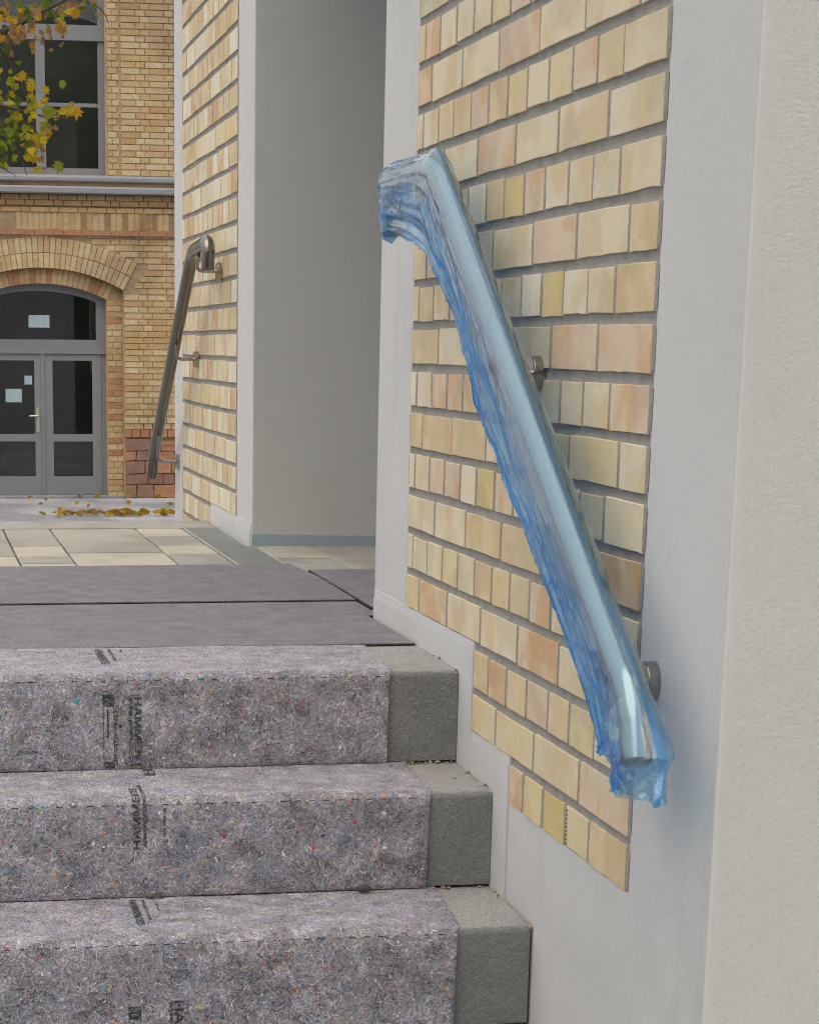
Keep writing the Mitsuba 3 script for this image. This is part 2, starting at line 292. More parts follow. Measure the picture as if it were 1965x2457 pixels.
# ------------------------------------------------------------------ pillars
def chamfer_brick(ya, yb, za, zb, xf, ch, r):
    """brick facing -x: worn arrises, corners a little uneven, uv in metres with a random offset"""
    j = lambda s: r.uniform(-s, s)
    nb, nt = (4, 3) if yb - ya > .16 else (3, 2)
    o = [(ya + (yb - ya) * t, za + (abs(j(.0016)) * (r.random() < .5) if 0 < t < 1 else j(.0008))) for t in [0] + sorted(r.uniform(.15, .85) for _ in range(nb - 1))] + [(yb, za + j(.001))]
    o += [(yb + j(.0006), za + (zb - za) * r.uniform(.35, .7))]
    o += [(yb - (yb - ya) * t, zb + j(.0007)) for t in [0] + sorted(r.uniform(.15, .85) for _ in range(nt - 1))] + [(ya, zb + j(.0008))]
    o += [(ya + j(.0006), za + (zb - za) * r.uniform(.35, .7))]
    o = np.array(o); c = np.array([(ya + yb) / 2, (za + zb) / 2]); n = len(o)
    sz = np.array([yb - ya, zb - za]); ins = o - np.sign(o - c) * ch * np.where(np.abs(o - c) > sz * .44, 1, 0) * r.uniform(.7, 1.3)
    t0, t1, t2 = j(.0003), j(.006), j(.008)
    xfv = xf + t0 + (ins[:, 0] - c[0]) * t1 * .5 + (ins[:, 1] - c[1]) * t2
    v = np.vstack([np.c_[[.035] * n, o], np.c_[[xf + ch] * n, o], np.c_[xfv, ins], [[xf + t0, *c]]])
    f = [[3 * n, 2 * n + (i + 1) % n, 2 * n + i] for i in range(n)]
    for q in (0, n):
        for i in range(n):
            k = (i + 1) % n; f += [[q + i, q + n + k, q + k], [q + i, q + n + i, q + n + k]]
    uv = v[:, 1:] + np.array([r.uniform(0, 90), r.uniform(0, 90)]) + np.c_[v[:, 0] * 0.7, v[:, 0] * 0.7]
    m = trimesh.Trimesh(v, f, process=False)
    return m, uv
HEAD = [.177 + .1243 * i for i in range(13)]
FULL = [.241, .490, .740, .995, 1.243, 1.49]
OFFS = [.120, .370, .614, .865, 1.116, 1.361, 1.61]
COLR = {'@': 'cctccpycccoyp', 'A': 'cccpcco?c', 'B': 'cypycytptcccy', 'C': 'cccpcoppp', 'D': 'ccccpmtwgtccc', 'E': 'tcpcgccyc', 'F': 'tccmwgccpctcc', 'G': 'ppgcctt',
        'H': 'pccgccptpocw', 'I': 'cygctttt', 'J': 'cgcccpmwppccc', 'K': 'octtccc', 'L': 'cccpyytcyccc', 'M': 'tcoccoyy', 'N': 'cycpyotcc', 'O': 'pcyycc', 'P': 'tymyotc'}
ROWS = list('@ABCDEFGHIJKLMNOP')
def row_z(c): return 0.0 - (ROWS.index(c) - ROWS.index('G')) * PITCH
def pillar(name, label, y0, yn, yp0, yp1, flip_skirt, colours, wash):
    """left face at x = 0 from y0 to yn; brick panel yp0..yp1 (yp0 = the plaster edge where the bond starts)"""
    P = thing(name, label, 'pillar', 'gate pillars with yellow brick panels')
    r = 0.006
    th = np.linspace(0, np.pi / 2, 5)
    plan = [(2.4, y0), (2.4, yn)] + [(r - r * math.sin(t), yn - r + r * math.cos(t)) for t in th] + [(r - r * math.cos(t), y0 + r - r * math.sin(t)) for t in th]
    body = man(prism(plan, 'z', GROUND - .05, 3.3))
    # outline of the recessed panel (y, z)
    zM, zO, zP = row_z('M') - BH - .001, row_z('O') - BH - .001, row_z('P') - BH - .001
    if not flip_skirt:
        pan = [(-.012, 3.0), (-.012, zP), (.640, zP), (.640, zO), (.906, zO), (.906, zM), (yp1 - yp0 + .003, zM), (yp1 - yp0 + .003, 3.0)]
        pan = [(yp0 + a, b) for a, b in pan]
    else:
        pan = [(yp0 - .012, 3.0), (yp0 - .012, zM), (4.50, zM), (4.50, row_z('N') - BH - .001), (4.74, row_z('N') - BH - .001), (4.74, zP), (yp1 + .004, zP), (yp1 + .004, 3.0)]
    cut = man(prism(pan[::-1], 'x', -.2, .028))
    body = tri(body - cut)
    cent = body.triangles_center; nor = body.face_normals
    front = (nor[:, 1] < -.6) & (cent[:, 1] < y0 + .004)
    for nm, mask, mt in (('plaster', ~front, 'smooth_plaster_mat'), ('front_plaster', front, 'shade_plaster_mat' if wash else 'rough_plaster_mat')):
        sub = body.submesh([np.nonzero(mask)[0]], append=True)
        add(nm, sub, mt, P, smooth=35)
    # mortar bed, slightly uneven
    zl, xl = [], []
    for k in range(-9, 37):
        zt_ = k * PITCH
        for dz_, dep in ((-BH - .0005, .0014), (-BH + .005, -.0010), (-BH * .5, -.0011), (-.005, -.0010), (.0005, .0020), ((PITCH - BH) * .5, .0030)):
            zl.append(zt_ + dz_); xl.append(dep)
    o_ = np.argsort(zl); zl, xl = np.array(zl)[o_], np.array(xl)[o_]; m_ = (zl > zP - .012) & (zl < 2.99); zl, xl = zl[m_], xl[m_]
    Y, Z = np.meshgrid(np.linspace(yp0 - .014, yp1 + .006, 170), zl, indexing='ij')
    X = xl[None, :] + 0.0010 * np.where(xl > .002, 3, 1)[None, :] * (meshkit.fbm(np.stack([Y * 30, Z * 30, Z * 0], -1), 3, 5) - .5)
    add('mortar', grid_mesh(np.stack([X, Y, Z], -1)), 'mortar_mat', P, smooth=True)
    rr = random.Random(name + 'x')
    for c in ['1', '2', '3', '4', '5', '6', '7', '8'] + ROWS:
        if c in ROWS: zt = row_z(c); idx = ROWS.index(c)
        else: zt = row_z('@') + PITCH * int(c); idx = -int(c)
        kind = idx % 2            # even (@, B, D ...) = headers
        if kind == 0: joints = HEAD
        else: joints = OFFS if (idx // 2) % 2 == 0 else FULL
        lo = 0.0
        hi = yp1 - yp0
        if not flip_skirt:
            if c in 'NO': hi = .904
            if c == 'P': hi = .638
        else:
            if c == 'N': lo = 4.502 - yp0
            if c in 'OP': lo = 4.742 - yp0
        ed = [0.0] + [j + rr.uniform(-.004, .004) for j in joints if j < yp1 - yp0 - .02] + [yp1 - yp0]
        cols = colours.get(c)
        for i, (a, b) in enumerate(zip(ed, ed[1:])):
            a, b = max(a, lo), min(b, hi)
            if b - a < .02: continue
            w0 = w1 = rr.choice([.0058, .0066, .0074, .0080, .0044])
            ya = a + (w0 if a not in (0.0, lo) else 0.0); yb = b - (w1 if b not in (yp1 - yp0, hi) else 0.001)
            t = cols[i] if cols and i < len(cols) and cols[i] != '?' else rr.choice('ccccwwwtttyypo' if wash else 'ccccttyyppogm')
            dz = rr.uniform(-.0016, .0016)
            zb = zt - BH - rr.uniform(-.0012, .0015)
            if (c == 'M' and not flip_skirt and a > .9) or (c == 'O' and not flip_skirt and b > .64) or (c == 'P'): zb = zt - BH
            m, uv = chamfer_brick(yp0 + ya, yp0 + yb, zb, zt + dz, rr.uniform(-.0028, -.0019), .0007, rr)
            add('brick', m, f'brick_{t}_mat', P, uv=uv)
    return P
P1 = pillar('gate_pillar', 'near gate pillar at right whose blue wrapped handrail crosses its yellow bricks', -.332, 1.802, 0.0, 1.475, False, COLR, False)
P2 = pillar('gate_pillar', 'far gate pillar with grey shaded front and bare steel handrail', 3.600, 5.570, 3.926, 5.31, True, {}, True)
# skirtings with sloped top edge
def skirt(y0, y1, ztop, P, d=.0042, h=.016):
    pts = [(.02, ztop - .001), (-.002, ztop - .001), (-d + .002, ztop - h), (-d, ztop - h - .005), (-d, GROUND), (.02, GROUND)]
    m = prism(pts, 'y', y0, y1)
    add('skirting', m, 'smooth_plaster_mat', P, smooth=30)
skirt(.903, 1.790, row_z('M') - BH, P1)
skirt(.637, .9028, row_z('O') - BH, P1)
skirt(3.612, 4.505, row_z('M') - BH, P2)
# weep vents in the lowest brick course
for y in (.294, .537):
    zt = row_z('P')
    sl = [bx(-.0024, .006, y - .0035, y + .0035, zt - .006 - .0068 * k - .003, zt - .006 - .0068 * k) for k in range(9)]
    add('weep_vent', cat(sl), 'dark_mat', P1, label='slotted weep vent strip between two bottom bricks')
add('arcade_ceiling', bx(-.02, 6, 1.78, 3.62, 1.45, 1.75), 'rough_plaster_mat', kind='structure')
add('arcade_wall', bx(3.2, 3.5, -.3, 5.6, GROUND, 2.4), 'rough_plaster_mat', kind='structure')

# blue tape along the foot of the far pillar's front
tp = prism([(-.001, TOP - .004), (1.2, TOP - .004), (1.2, -.618), (.40, -.606), (.0, -.597)], 'y', 3.590, 3.5975)
add('masking_tape', tp, 'tape_mat', label='strip of blue masking tape along the foot of the shaded front', category='tape')

# ------------------------------------------------------------------ grey mats on the landing
def mat(pts, label, z0, zt):
    key = thing('floor_mat', label, 'mat', 'grey protective mats on the landing')
    q = np.array(pts); c = q.mean(0); inner = Polygon(pts).buffer(-.003)
    add('backing', prism(pts, 'z', z0, zt - .0022), 'rubber_mat', key)
    add('pile', prism(list(inner.exterior.coords)[:-1], 'z', zt - .0024, zt), 'mat_mat', key)
scene['rubber_mat'] = prin((.018, .018, .02), .8)
Z0 = TOP + .0016
mat([(-2.7, 1.335), (-.010, 1.345), (-.010, 1.806), (.016, 1.82), (.016, 2.120), (-2.7, 2.110)], 'grey protective mat next to the top step, in front of the dark seam', Z0, TOP + .0062)
mat([(-2.7, 2.066), (.019, 2.0835), (.026, 2.60), (.010, 2.944), (-2.7, 2.925)], 'grey protective mat meeting the bare pavers, behind the dark seam', TOP + .0066, TOP + .0110)
mat([(.024, 1.945), (1.0, 1.95), (1.0, 2.80), (.030, 2.795)], 'small grey protective mat in the opening behind the near pillar', Z0, TOP + .0105)

# ------------------------------------------------------------------ felt covers over the steps
def felt(k, xr0, xr1, yback, label):
    yf = 1.0 - TREAD * k - .006; zt = TOP - RISE * k + .0045; r = 0.020
    prof = [(y, zt) for y in np.linspace(yback, yf + r, 26)]
    prof += [(yf + r - r * math.sin(t), zt - r + r * math.cos(t)) for t in np.linspace(0, np.pi / 2, 9)[1:]]
    prof += [(yf - .0005 * i, z) for i, z in enumerate(np.linspace(zt - r, TOP - RISE * (k + 1) + .0065, 18)[1:])]
    prof = np.array(prof); arc = np.r_[0, np.cumsum(np.linalg.norm(np.diff(prof, axis=0), axis=1))]
    nx = 220; X = np.linspace(-2.3, 0, nx)
    right = np.interp(arc, [0, arc[8], arc[24], arc[34], arc[-1]], [xr0, xr0 - .006, xr1, xr1 - .008, xr1 - .012])
    PX = -2.3 + (right[None, :] + 2.3) * ((X[:, None] + 2.3) / 2.3)
    PY = np.broadcast_to(prof[:, 0], PX.shape).copy(); PZ = np.broadcast_to(prof[:, 1], PX.shape).copy()
    A = np.broadcast_to(arc, PX.shape)
    w = meshkit.fbm(np.stack([PX * 3.2, A * 4, np.full_like(PX, k * 7.3)], -1), 3, 3) - .5
    tread = (A < arc[25]).astype(float); riser = (A > arc[33]).astype(float)
    PZ += tread * np.maximum(w, -.2) * .006 + .0
    PY -= riser * (w + .25) * .008
    PY += .004 * (1 - tread) * 0
    P = np.stack([PX, PY, PZ], -1)
    fine = (meshkit.fbm(np.stack([PX * 110, A * 110, PX * 0 + k], -1), 2, 8) - .5) * .0012
    nrm = np.cross(np.gradient(P, axis=1), np.gradient(P, axis=0)); nrm /= np.linalg.norm(nrm, axis=2, keepdims=True)
    if nrm[100, 5, 2] < 0: nrm = -nrm
    P = P + nrm * fine[..., None]
    Q = P - nrm * .0038
    top, bot = grid_mesh(P), grid_mesh(Q)
    n, m = P.shape[:2]
    rim = [i * m for i in range(n)] + [(n - 1) * m + j for j in range(1, m)] + [i * m + m - 1 for i in range(n - 2, -1, -1)] + [j for j in range(m - 2, 0, -1)]
    rf = []
    for a, b in zip(rim, rim[1:] + rim[:1]): rf += [[a, b, b + n * m], [a, b + n * m, a + n * m]]
    V = np.vstack([P.reshape(-1, 3), Q.reshape(-1, 3)])
    F = np.vstack([top.faces, bot.faces[:, ::-1] + n * m, rf])
    uv1 = np.stack([PX + k * 3.1, A + k * 1.7], -1).reshape(-1, 2)
    key = thing('felt_cover', label, 'felt cover', 'felt covers on the steps')
    add('sheet', trimesh.Trimesh(V, F, process=False), 'felt_mat', key, smooth=True, uv=np.vstack([uv1, uv1]))
    # surface sampler: (x, arc) -> point, normal
    def S(x, a):
        a = np.clip(a, 0, arc[-1]); fi = np.interp(a, arc, np.arange(len(arc)))
        rt = np.interp(a, arc, right); s = (x + 2.3) / (rt + 2.3); gi = np.clip(s, 0, 1) * (nx - 1)
        i0 = np.clip(np.floor(gi).astype(int), 0, nx - 2); j0 = np.clip(np.floor(fi).astype(int), 0, len(arc) - 2)
        t, u = (gi - i0)[..., None], (fi - j0)[..., None]
        mixg = lambda G: (1 - t) * ((1 - u) * G[i0, j0] + u * G[i0, j0 + 1]) + t * ((1 - u) * G[i0 + 1, j0] + u * G[i0 + 1, j0 + 1])
        return mixg(P), mixg(nrm), s
    g = np.random.default_rng(40 + k)
    # loose fibres: thin ribbons lying on the felt
    N = 4200; seg = 7
    x0 = g.uniform(-1.55, -.11, N); a0 = np.where(g.random(N) < .72, g.uniform(arc[24], arc[-1], N), g.uniform(0, arc[26], N))
    L = np.exp(g.normal(math.log(.0085), .60, N)); ang = g.uniform(0, 2 * np.pi, N); curl = g.normal(0, 1.0, N); wid = g.uniform(.0002, .00055, N)
    pts = np.zeros((N, seg, 2)); pts[:, 0, 0], pts[:, 0, 1] = x0, a0
    for s in range(1, seg):
        ang = ang + curl * 1.7 / seg + g.normal(0, .38, N)
        pts[:, s, 0] = pts[:, s - 1, 0] + np.cos(ang) * L / (seg - 1); pts[:, s, 1] = pts[:, s - 1, 1] + np.sin(ang) * L / (seg - 1)
    ok = (pts[:, :, 1].min(1) > .004) & (pts[:, :, 1].max(1) < arc[-1] - .003)
    lim = np.interp(np.clip(pts[:, :, 1], 0, arc[-1]), arc, right)
    ok &= (pts[:, :, 0] < lim - .003).all(1)
    pts, wid = pts[ok], wid[ok]; N = len(pts)
    pal = np.array([[.70, .69, .66], [.62, .60, .62], [.78, .76, .70], [.45, .45, .50], [.04, .04, .05], [.07, .06, .08], [.55, .12, .14], [.14, .25, .50], [.18, .42, .45], [.58, .50, .28]])
    ci = g.choice(10, N, p=[.20, .22, .10, .20, .10, .08, .03, .03, .02, .02])
    C, Nn, _ = S(pts[..., 0], pts[..., 1])
    tg = np.gradient(C, axis=1); tg /= np.linalg.norm(tg, axis=2, keepdims=True) + 1e-9
    sd = np.cross(Nn, tg)
    hgt = .0006 + .0012 * np.abs(np.sin(np.linspace(0, np.pi, seg)))[None, :, None] * g.random((N, 1, 1))
    wv = (wid[:, None] * np.sin(np.linspace(.35, np.pi - .35, seg))[None])[..., None]
    VV = np.stack([C + Nn * hgt - sd * wv, C + Nn * hgt + sd * wv], 2).reshape(-1, 3)
    base = (np.arange(N) * seg * 2)[:, None] + (np.arange(seg - 1) * 2)[None]; base = base.reshape(-1, 1)
    FF = np.vstack([base + [0, 1, 3], base + [0, 3, 2]])
    add('fibre', (VV, FF), 'fibre_mat', key, smooth=True, color=np.repeat(pal[ci] * g.uniform(.75, 1.1, (N, 1)), seg * 2, axis=0), kind='stuff')
    # nap: short pale hairs standing off the felt
    N = 125000; x0 = g.uniform(-1.25, -.105, N); a0 = np.where(g.random(N) < .3, g.uniform(.002, arc[27], N), g.uniform(.002, arc[-1] - .002, N)); lim = np.interp(a0, arc, right); keep = x0 < lim - .002; x0, a0 = x0[keep], a0[keep]; N = len(x0)
    c_, n_, _ = S(x0, a0); th = g.uniform(0, 2 * np.pi, N); ax_ = np.array([1., 0, 0]); t2_ = np.cross(n_, ax_); d_ = np.cos(th)[:, None] * ax_ + np.sin(th)[:, None] * t2_
    e_ = np.cross(n_, d_); tip = c_ + n_ * g.uniform(.0006, .0021, N)[:, None] + d_ * g.uniform(.0005, .0024, N)[:, None]; hw_ = g.uniform(.00012, .00026, N)[:, None]
    VV = np.stack([c_ - e_ * hw_, c_ + e_ * hw_, tip], 1).reshape(-1, 3); cc_ = np.array([.64, .645, .705]) * g.uniform(.55, 1.15, (N, 1)) * (1 + g.normal(0, .03, (N, 3)))
    add('nap', (VV, np.arange(N * 3).reshape(-1, 3)), 'fibre_mat', key, color=np.clip(np.repeat(cc_, 3, axis=0), 0, 1), kind='stuff')
    # coloured tufts
    N = 150; x0 = g.uniform(-1.4, -.12, N); a0 = g.uniform(arc[25], arc[-1] - .008, N)
    lim = np.interp(a0, arc, right); keep = x0 < lim - .008; x0, a0 = x0[keep], a0[keep]; N = len(x0)
    pal2 = np.array([[.50, .06, .09], [.45, .10, .20], [.55, .20, .05], [.08, .16, .45], [.10, .36, .40], [.72, .70, .68], [.05, .05, .06], [.55, .42, .05], [.30, .05, .06]])
    ci = g.choice(9, N, p=[.17, .09, .08, .13, .12, .19, .12, .03, .07])
    vs, fs, cs = [], [], []
    for i in range(N):
        m_ = 7; th = np.arange(m_) * 2 * np.pi / m_; rad = np.exp(g.normal(math.log(.0017), .5)) * g.uniform(.5, 1.3, m_); el = g.uniform(.5, 1.0); ph = g.uniform(0, np.pi)
        dx, da = rad * np.cos(th), el * rad * np.sin(th)
        c_, n_, _ = S(x0[i] + np.r_[0, dx * np.cos(ph) - da * np.sin(ph)], a0[i] + np.r_[0, dx * np.sin(ph) + da * np.cos(ph)])
        o = len(vs) * 1; vs.append(c_ + n_ * np.r_[.0022, np.full(m_, .0004)][:, None])
        b0 = i * (m_ + 1); fs += [[b0, b0 + 1 + q, b0 + 1 + (q + 1) % m_] for q in range(m_)]; cs.append(np.tile(pal2[ci[i]] * g.uniform(.8, 1.15), (m_ + 1, 1)))
    add('tuft', (np.vstack(vs), np.array(fs)), 'fibre_mat', key, smooth=True, color=np.vstack(cs), kind='stuff')
    # row of slits along the nose
    sl = []; xx = -1.9
    while xx < right[-1] - .02:
        c_, n_, _ = S(np.array([xx, xx + .0115, xx + .0115, xx]), np.array([arc[31], arc[31], arc[31] + .0012, arc[31] + .0012])); sl.append(c_ + n_ * .0006); xx += .0262 + g.uniform(-.0012, .0012)
    V4 = np.vstack(sl); q = np.arange(len(sl))[:, None] * 4
    add('slit', (V4, np.vstack([q + [0, 1, 2], q + [0, 2, 3]])), 'dark_mat', key, kind='stuff')
    return key, S, arc
F = []
F.append(felt(0, -.117, -.134, 1.350, 'topmost grey felt step cover, against the floor mat'))
F.append(felt(1, -.108, -.116, 1.008, 'second grey felt step cover, with a yellow tuft at its edge'))
F.append(felt(2, -.108, -.128, .738, 'lowest grey felt step cover, with a small dark stone on it'))
def stamp(fi, text, h, x, a, ang, squash=1.0, bold=True):
    """print on the felt: (x, arc) of the text's start, direction ang in the (x, arc) plane"""
    key, S, arc = F[fi]
    m = meshkit.text_mesh(text, h, 0.0002, bold); m = m.subdivide_to_size(.02) if hasattr(m, 'subdivide_to_size') else m
    v = m.vertices; dx, da = math.cos(ang), math.sin(ang)
    v = v * [1, .68, 1]; X = x + v[:, 0] * squash * dx + v[:, 1] * da; A = a + v[:, 0] * squash * da - v[:, 1] * dx
    hide = (A < .002) | (A > arc[-1] - .002)
    c_, n_, _ = S(X, A)
    ok = ~hide[m.faces].any(1)
    add('print', (c_ + n_ * (.0015 + v[:, 2:] * 1.0), m.faces[ok]), 'print_mat', key)
def stamp_block(fi, x, a, w, L, ends=.022):
    """printed box: frame lines, filled ends"""
    key, S, arc = F[fi]; vs, fs = [], []
    for x0, x1, a0_, a1_ in ((0, .0012, 0, L), (w - .0012, w, 0, L), (.0012, w - .0012, 0, ends), (.0012, w - .0012, L - ends, L), (w * .35, w * .5, ends + .006, L * .55)):
        n_ = max(2, int((a1_ - a0_) / .012) + 1); aa = np.linspace(a0_, a1_, n_) + a
        aa = np.clip(aa, .002, arc[-1] - .002)
        q0, n0, _ = S(np.full(n_, x + x0), aa); q1, n1, _ = S(np.full(n_, x + x1), aa); o = len(vs) and sum(len(t) for t in vs)
        vs.append(np.vstack([q0 + n0 * .0014, q1 + n1 * .0014])); fs += [[o + i, o + i + 1, o + n_ + i + 1] for i in range(n_ - 1)] + [[o + i, o + n_ + i + 1, o + n_ + i] for i in range(n_ - 1)]
    add('print', (np.vstack(vs), np.array(fs)), 'print_mat', key)
D_ = math.pi / 2
a0 = F[0][2][34]
NAME = 'HAMMENTES'
stamp(0, NAME, .019, -.630, a0 + .012, D_, 1.0); stamp(0, 'www.protect-cover.de', .0115, -.640, a0 + .010, D_, 1.05); stamp(0, '- this side up -', .0115, -.669, a0 + .03, D_, 1.1)
stamp_block(0, -.689, a0 + .008, .021, .148)
stamp(0, NAME, .022, -.678, .030, D_, 1.0); stamp(0, 'www.protect-cover.de', .010, -.651, .030, D_, 1.0, True); stamp(0, 'this side', .006, -.628, .04, D_, 1.1)
a1 = F[1][2][34]
stamp(1, NAME, .019, -.648, a1 + .064, -D_, 1.0); stamp(1, 'www.protect-cover.de', .0115, -.637, a1 + .060, -D_, 1.1); stamp(1, '- this side up -', .007, -.603, a1 + .050, -D_, 1.0)
stamp_block(1, -.618, .03, .020, .06, .02)
a2 = F[2][2][34]
stamp(2, NAME, .021, -.620, a2 + .078, D_, 1.0); stamp(2, 'www.protect-cover.de', .0115, -.629, a2 + .080, D_, 1.05); stamp(2, '- this side up -', .010, -.668, a2 + .105, D_, 1.1); stamp_block(2, -.698, a2 + .088, .021, .148)
stamp(2, NAME, .019, -.673, .038, D_, 1.0); stamp(2, 'www.protect-cover.de', .009, -.650, .038, D_, 1.0); stamp_block(2, -.640, .004, .034, .03, .012); stamp(2, 'this side up', .006, -.628, .07, D_, 1.1)

# little things on the steps
pb = trimesh.creation.icosphere(2, 1.0); pb.vertices *= (1 + .25 * (meshkit.noise(pb.vertices * 2.2, 4)[:, None] - .5)); pb.apply_scale([.015, .009, .0065]); pb.apply_translation([-.247, .698, TOP - .36 + .0135])
scene['pebble_mat'] = prin((.055, .052, .056), .8)
add('pebble', pb, 'pebble_mat', smooth=40, label='small dark stone lying on the lowest felt cover', category='stone')
wc = bx(-.004, .004, -.0022, .0022, 0, .0025); wc.apply_transform(trimesh.transformations.rotation_matrix(.4, [0, 0, 1])); wc.apply_translation([-.047, .85, TOP - .18 + .0004])
add('wood_chip', wc, 'paver_cream_mat', label='tiny pale wood chip on the second bare concrete step', category='wood chip')
g = np.random.default_rng(5); ms = []
for k in range(3):
    for _ in range(46):
        s = trimesh.creation.icosphere(1, 1.0); s.vertices *= g.uniform(.6, 1.3, (len(s.vertices), 1)); s.apply_scale(g.uniform(.0012, .0045) * np.array([1, 1.4, .6])); s.apply_transform(trimesh.transformations.random_rotation_matrix(g.random(3)))
        if g.random() < .7: p_ = [-.006 + g.uniform(-.005, .001), 1.0 - TREAD * k + g.uniform(.0, .27), TOP - RISE * k + g.uniform(-.012, .001)]
        else: p_ = [g.uniform(-.12, -.012), 1.0 - TREAD * k - g.uniform(.001, .006), TOP - RISE * (k + 1) + .002]
        s.apply_translation(p_); ms.append(s)
add('joint_debris', cat(ms), 'bark_crumb_mat', kind='stuff', label='crumbs and leaf bits caught in the step joints', category='debris')
scene['bark_crumb_mat'] = prin(proc(lambda p, n, uv: mix((.07, .05, .03), (.42, .33, .20), smoothstep(.3, .7, noise(p.x * 300, p.y * 300, p.z * 300)))), 0.9)

# ------------------------------------------------------------------ handrails
RX, RR = -.085, .0215
scene['shaded_steel_mat'] = {'type': 'principled', 'base_color': {'type': 'rgb', 'value': [.235, .215, .185]}, 'metallic': 1.0, 'roughness': 0.2}  # same steel as the near rail, dark reflections put into its colour
def rail(label, path, ros, arms, mt='steel_mat'):
    H = thing('handrail', label, 'handrail', 'steel wall handrails beside the stairs')
    pth = arc_path(path, .07, 10); e0, e1 = pth[1] - pth[0], pth[-1] - pth[-2]; e0, e1 = e0 / np.linalg.norm(e0), e1 / np.linalg.norm(e1)
    cap_t = np.linspace(0, np.pi / 2, 6)[1:]
    head = [pth[0] - e0 * .010 * math.sin(t) for t in cap_t][::-1]; tail_ = [pth[-1] + e1 * .010 * math.sin(t) for t in cap_t]
    rad = np.r_[[RR - .010 * (1 - math.cos(t)) for t in cap_t][::-1], np.full(len(pth), RR), [RR - .010 * (1 - math.cos(t)) for t in cap_t]]
    add('tube', tube(np.vstack([head, pth, tail_]), rad, 28), mt, H, smooth=50)
    for (ry, rz), (ty, tz) in zip(ros, arms):
        c = trimesh.creation.cylinder(.0285, .020, sections=40); c.apply_transform(trimesh.transformations.rotation_matrix(np.pi / 2, [0, 1, 0])); c.apply_translation([-.0065, ry, rz])
        rim = trimesh.creation.cylinder(.027, .004, sections=40); rim.apply_transform(trimesh.transformations.rotation_matrix(np.pi / 2, [0, 1, 0])); rim.apply_translation([-.0175, ry, rz])
        add('wall_plate', cat([c, rim]), 'steel_mat', H, smooth=40)
        add('bracket_arm', tube(arc_path([(-.010, ry, rz), (RX, ry + .0, rz), (RX, ty, tz)], .028, 8), .0060, 14), 'steel_mat', H, smooth=50)
    return H
def zr(y): return .27 + (y - .934) * .645
near_path = [(RX, 1.315, .185), (RX, 1.315, .282), (RX, .95, .282), (RX, -.228, -.481), (RX, -.262, -.565)]
rail('near steel handrail wrapped in blue film', near_path, [(1.10, .175), (.545, -.074), (-.078, -.490)], [(1.12, .265), (.50, zr(.50) - .02), (-.10, zr(-.10) - .02)])
far_path = [(RX, 3.985, .205), (RX, 3.985, .285), (RX, 4.36, .268), (RX, 5.56, -.452), (RX, 5.625, -.535)]
rail('bare steel handrail on the far pillar', far_path, [(4.266, .203), (4.842, -.083), (5.434, -.474)], [(4.20, .25), (4.80, -.03), (5.385, -.37)], 'shaded_steel_mat')

# ------------------------------------------------------------------ blue sleeve on the near handrail
# stations: tube centre (y, z), lowest hanging point (y, z), half width of the pinched flap
ST = [((1.335, .268), (1.365, .232), .012), ((1.325, .281), (1.345, .200), .012), ((1.28, .284), (1.285, .188), .010), ((1.18, .284), (1.13, .166), .009), ((1.06, .284), (1.00, .137), .010), ((.955, .280), (.895, .095), .012),
      ((.90, .250), (.84, .070), .012), ((.80, .185), (.77, .035), .011), ((.70, .120), (.685, -.030), .011), ((.62, .068), (.615, -.092), .011), ((.54, .016), (.548, -.150), .011), ((.46, -.036), (.452, -.195), .011),
      ((.36, -.100), (.365, -.250), .012), ((.26, -.165), (.268, -.300), .011), ((.16, -.229), (.172, -.358), .012), ((.06, -.294), (.072, -.418), .011), ((-.04, -.359), (-.028, -.474), .012), ((-.12, -.411), (-.098, -.520), .014),
      ((-.19, -.456), (-.140, -.555), .018), ((-.235, -.495), (-.165, -.575), .024)]
